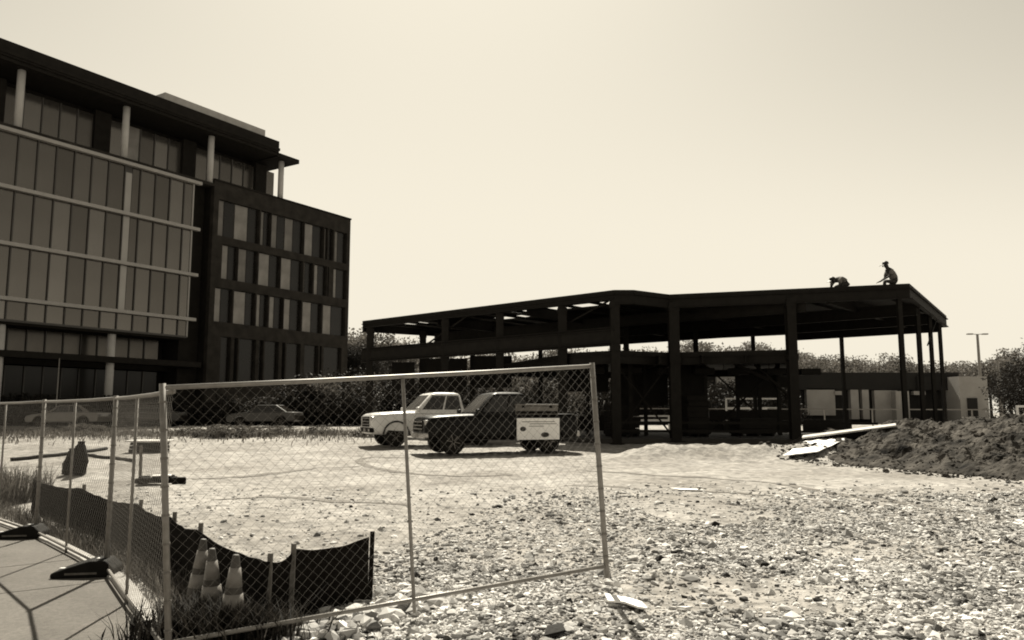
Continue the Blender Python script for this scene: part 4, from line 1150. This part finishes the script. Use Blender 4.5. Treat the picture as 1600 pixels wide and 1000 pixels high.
# dark trees filling the ground floor view
for q_, px in enumerate(range(450, 1000, 19)):
    tree(px + tr.uniform(-6, 6), 592 + tr.uniform(-12, 12), 58 + tr.uniform(-3, 5), NEARC if i % 4 else MIDC, NEART, 1.9, 3.2, 'small dark leafy tree, ' + nth(q_) + ' from left in the row behind the pickups', group='small dark trees behind the pickups', i=i, sc=tr.uniform(0.9, 1.25)); i += 1
for q_, px in enumerate(range(1000, 1225, 16)):
    tree(px + tr.uniform(-5, 5), 604 + tr.uniform(-10, 10), 60 + tr.uniform(-2, 3), NEARC, NEART, 1.9, 3.2, 'small shaded tree, ' + nth(q_) + ' from left behind the middle of the steel frame', group='small dark trees behind the frame', i=i, sc=tr.uniform(0.8, 1.1)); i += 1
for px, yt, Y, s, lab in ((1650, 560, 44, 1.0, 'large dark evergreen tree cut by the right edge'), (1592, 572, 47, 0.42, 'dark evergreen tree just left of the one at the right edge'), (1690, 520, 46, 1.1, 'dark evergreen tree mostly outside the right edge')):
    tree(px, yt, Y, DARKC, FART, 3.4, 6.5, lab, i=i, name='evergreen_tree', sc=s); i += 1
for q_, px in enumerate(range(545, 575, 14)):
    tree(px, 542, 92, DARKC, FART, 3.4, 6.5, nth(q_) + ' dark tree rightward from the corner of the brick wing', group='dark trees at the brick corner', i=i, sc=0.8); i += 1
# hedge in front of the office
for k, px in enumerate(range(-10, 560, 17)):
    Y = 56 + tr.uniform(-1.0, 1.5); t = at(px, 640, Y); g = tzf(t.x, Y); s = tr.uniform(1.3, 1.9)
    r = empty('shrub', (t.x, Y, g), tr.uniform(0, 6), 'dark shrub, ' + nth(k) + ' from left along the foot of the office building', 'shrub', 'shrubs along the office building')
    obj('foliage', BUSHC[k % 3], r, (0, 0, 0.5 * s), 0, (s, s, s))
    obj('stem', NEART[k % 3], r, (0, 0, -0.05), 0, (0.5, 0.5, 0.25))
WC = ['fifth from left', 'sixth from left', 'seventh from left', 'eighth from left', 'ninth from left', 'rightmost', 'second from left', 'third from left', 'fourth from left', 'leftmost']
for k, (px, Y, s) in enumerate(((300, 38, .7), (330, 36.5, 1.0), (362, 36, .85), (395, 37, .9), (440, 40, .7), (500, 41, .8), (120, 43, .7), (140, 43.4, .8), (160, 42.6, .6), (60, 42, .6))):
    t = at(px, 640, Y); g = gz(t.x, Y)
    r = empty('weed_clump', (t.x, Y, g), tr.uniform(0, 6), 'low weed clump on the dirt before the parked cars, ' + WC[k], 'weed clump', 'weed clumps on the lot')
    obj('foliage', BUSHM[k % 2], r, (0, 0, 0.25 * s), 0, (s * 1.4, s, s * 0.6))

# ------------------------------------------------------------------ weeds along the silt fence
def blades(n, pos, hmin, hmax, wid, seed, m, name, lean=0.5):
    g = np.random.default_rng(seed)
    P = pos(g, n); h = g.uniform(hmin, hmax, n); a = g.uniform(0, 2 * math.pi, n); l = g.uniform(0.1, lean, n) * h
    d = np.stack([np.cos(a), np.sin(a), np.zeros(n)], 1); s = np.stack([-np.sin(a), np.cos(a), np.zeros(n)], 1) * (wid * g.uniform(0.6, 1.4, n))[:, None]
    b = P; mid_ = P + d * (l * 0.35)[:, None]; mid_[:, 2] += h * 0.6; tip = P + d * l[:, None]; tip[:, 2] += h
    V = np.stack([b - s * 0.6, b + s * 0.6, mid_ + s, mid_ - s, tip + s * 0.15, tip - s * 0.15], 1).reshape(-1, 3)
    q = np.arange(n)[:, None] * 6
    Fq = np.concatenate([q + np.array([0, 1, 2, 3]), q + np.array([3, 2, 4, 5])])
    shd = np.clip(0.5 + 0.3 * g.normal(size=n), 0, 1)
    o = obj(name, np_mesh(name, V, Fq, m, np.concatenate([shd, shd]))); return o
path_f = [Vector((-1.75, 5.98, 0)), Vector((-2.35, 6.3, 0)), Vector((-3.45, 7.95, 0)), Vector((-4.4, 9.1, 0)), Vector((-6.0, 10.95, 0)), Vector((-8.6, 13.4, 0)), Vector((-11, 15.4, 0))]
def along(width, off):
    def f(g, n):
        seg = g.integers(0, len(path_f) - 1, n); t = g.uniform(0, 1, n)
        A = np.array([list(p) for p in path_f]); a, b = A[seg], A[seg + 1]; P = a + (b - a) * t[:, None]
        dd = b - a; nn = np.stack([dd[:, 1], -dd[:, 0], np.zeros(n)], 1); nn /= np.linalg.norm(nn, axis=1)[:, None]
        P = P + nn * (off + width * np.clip(g.normal(size=n) * 0.5, -1, 1))[:, None]
        P[:, :2] += g.normal(size=(n, 2)) * 0.03
        P[:, 2] = tz(P[:, 0], P[:, 1]) - 0.03
        return P
    return f
w1 = blades(8000, along(0.26, 0.10), 0.05, 0.26, 0.0035, 1, M_weed, 'weeds', 0.8); tag(w1, 'dry weeds growing along the foot of the black silt fence', 'weeds', kind='stuff')
w2 = blades(2600, lambda g, n: np.stack([(-2.2 + g.normal(size=n) * 0.26), 6.1 + g.normal(size=n) * 0.14, np.zeros(n) - 0.02], 1), 0.08, 0.36, 0.007, 2, M_leaf_dk, 'weeds', 0.9); tag(w2, 'dark leafy weeds crowding round the traffic cones', 'weeds', kind='stuff')
def left_w(g, n):
    P = np.stack([-10.6 + np.clip(g.normal(size=n), -2, 1.6) * 0.9, 14.6 + np.clip(g.normal(size=n), -1.6, 1.6) * 0.8, np.zeros(n)], 1); P[:, 2] = tz(P[:, 0], P[:, 1]) - 0.03; return P
w3 = blades(9000, left_w, 0.15, 0.75, 0.006, 3, M_weed, 'weeds', 0.6); tag(w3, 'tall dry weeds at the left edge behind the fence', 'weeds', kind='stuff')
def far_w(g, n):
    P = np.stack([g.uniform(-32, -5, n), 40 + g.normal(size=n) * 3.0, np.zeros(n)], 1); P[:, 2] = tz(P[:, 0], P[:, 1]) - 0.03; return P
w4 = blades(9000, far_w, 0.08, 0.30, 0.02, 4, M_weed, 'weeds', 0.8); tag(w4, 'thin dry weeds scattered on the dirt before the parked cars', 'weeds', kind='stuff')

# ------------------------------------------------------------------ gravel
ico_v = []
ph = (1 + 5 ** 0.5) / 2
for a in (-1, 1):
    for b in (-ph, ph): ico_v += [(0, a, b), (a, b, 0), (b, 0, a)]
ico_v = np.array(ico_v, dtype=float); ico_v /= np.linalg.norm(ico_v[0])
import itertools
ed = np.linalg.norm(ico_v[0] - ico_v, axis=1); el = np.sort(ed)[1] * 1.05
ico_f = []
for t in itertools.combinations(range(12), 3):
    if all(np.linalg.norm(ico_v[p] - ico_v[q]) < el for p, q in itertools.combinations(t, 2)):
        p, q, r_ = ico_v[list(t)]
        ico_f.append(t if np.dot(np.cross(q - p, r_ - p), p) > 0 else (t[0], t[2], t[1]))
ico_f = np.array(ico_f)
def stones(x, y, rad, seed, name, label, zo=0.12):
    g = np.random.default_rng(seed); n = len(x)
    V = ico_v[None] * g.uniform(0.50, 1.35, (n, 12, 1)) * np.stack([g.uniform(0.8, 1.5, n), g.uniform(0.7, 1.1, n), g.uniform(0.35, 0.85, n)], 1)[:, None, :]
    a = g.uniform(0, 6.28, n); ca, sa = np.cos(a), np.sin(a); tl = g.normal(size=n) * 0.5; ct, stt = np.cos(tl), np.sin(tl)
    X_, Y_, Z_ = V[..., 0], V[..., 1], V[..., 2]
    Y2 = Y_ * ct[:, None] - Z_ * stt[:, None]; Z2 = Y_ * stt[:, None] + Z_ * ct[:, None]
    X2 = X_ * ca[:, None] - Y2 * sa[:, None]; Y3 = X_ * sa[:, None] + Y2 * ca[:, None]
    V = np.stack([X2, Y3, Z2], -1) * rad[:, None, None]
    zz = np.interp(0, [0, 1], [0, 1]) + np.array([gz(p, q) for p, q in zip(x, y)])
    V += np.stack([x, y, zz + rad * zo], 1)[:, None, :]
    Fq = (ico_f[None] + (np.arange(n) * 12)[:, None, None]).reshape(-1, 3)
    pt = np.array([noise.noise(Vector((p * 0.8, q * 0.8, 5.0))) + 0.6 * noise.noise(Vector((p * 2.6, q * 2.6, 1.0))) for p, q in zip(x, y)])
    sh_ = np.repeat(np.clip(0.46 + 0.28 * g.normal(size=n) + 0.22 * pt, 0, 1), 20)
    o = obj(name, np_mesh(name, V.reshape(-1, 3), Fq, M_stone, sh_)); tag(o, label, 'gravel', kind='stuff'); return o
g = np.random.default_rng(5)
N = 330000
yy = 4.6 * (19.0 / 4.6) ** g.uniform(0, 1, N)
xx = g.uniform(-0.55, 0.78, N) * yy
side = (xx + 2.3) * 0.79 + (yy - 5.4) * 0.61           # beyond the pavement edge
dens = np.clip(1.25 - (yy - 5) / 10.0, 0.0, 1) ** 1.3 * np.clip((xx + 1.9 + (yy - 6) * -0.25) / 1.2 + 0.35, 0.0, 1)
pn = np.array([noise.noise(Vector((a * 0.5, b * 0.5, 2.0))) for a, b in zip(xx, yy)])
dens = dens * np.clip(0.58 + 1.7 * pn, 0.08, 1) + 0.05 * (yy < 16) + 0.35 * np.clip((xx - 0.35 * yy) / 3, 0, 1) * (yy < 15)
md_ = mound_h(xx, yy)
ok = (side > 0.25) & (g.uniform(0, 1, N) < dens) & (md_ < 0.02)
xx, yy = xx[ok], yy[ok]
rad = np.clip(np.exp(g.normal(size=len(xx)) * 0.60 + math.log(0.0098)), 0.0035, 0.055) * (1 + 0.35 * np.clip((yy - 7) / 8, 0, 1))
stones(xx, yy, rad, 6, 'gravel', 'loose pale gravel covering the foreground lot')
bn = 260
by_ = 5.2 * (15.0 / 5.2) ** g.uniform(0, 1, bn); bx_ = g.uniform(-0.12, 0.75, bn) * by_
stones(bx_, by_, np.clip(np.exp(g.normal(size=bn) * 0.3 + math.log(0.045)), 0.025, 0.09), 12, 'broken_stones', 'scattered larger broken stones lying among the gravel', 0.05)
# larger stones heaped along the foot of the silt fence and under the raised panel
n = 420
t = g.uniform(0, 1, n); cx = -1.75 + t * 1.0 + g.normal(size=n) * 0.16; cy = 6.05 + t * 0.75 + g.normal(size=n) * 0.14
stones(cx, cy, np.clip(np.exp(g.normal(size=n) * 0.35 + math.log(0.042)), 0.02, 0.085), 8, 'riprap', 'larger broken stones heaped at the foot of the silt fence', 0.45)
# clods on the mound
n = 16000
cx = g.uniform(7, 22, n); cy = g.uniform(12.5, 29.5, n); mm = mound_h(cx, cy, 0.9); k = (mm > 0.12) | ((mm > 0.0) & (g.uniform(0, 1, n) < 0.5)); cx, cy = cx[k], cy[k]
M_keep = M_stone; M_stone = M_soil
GZ_backup = gz
gz = mzf
cl = stones(cx, cy, np.clip(np.exp(g.normal(size=len(cx)) * 0.5 + math.log(0.028)), 0.010, 0.12), 9, 'soil_clods', 'dark clods of soil strewn over the dirt mound', 0.2)
gz = GZ_backup; M_stone = M_keep
cl['category'] = 'soil'
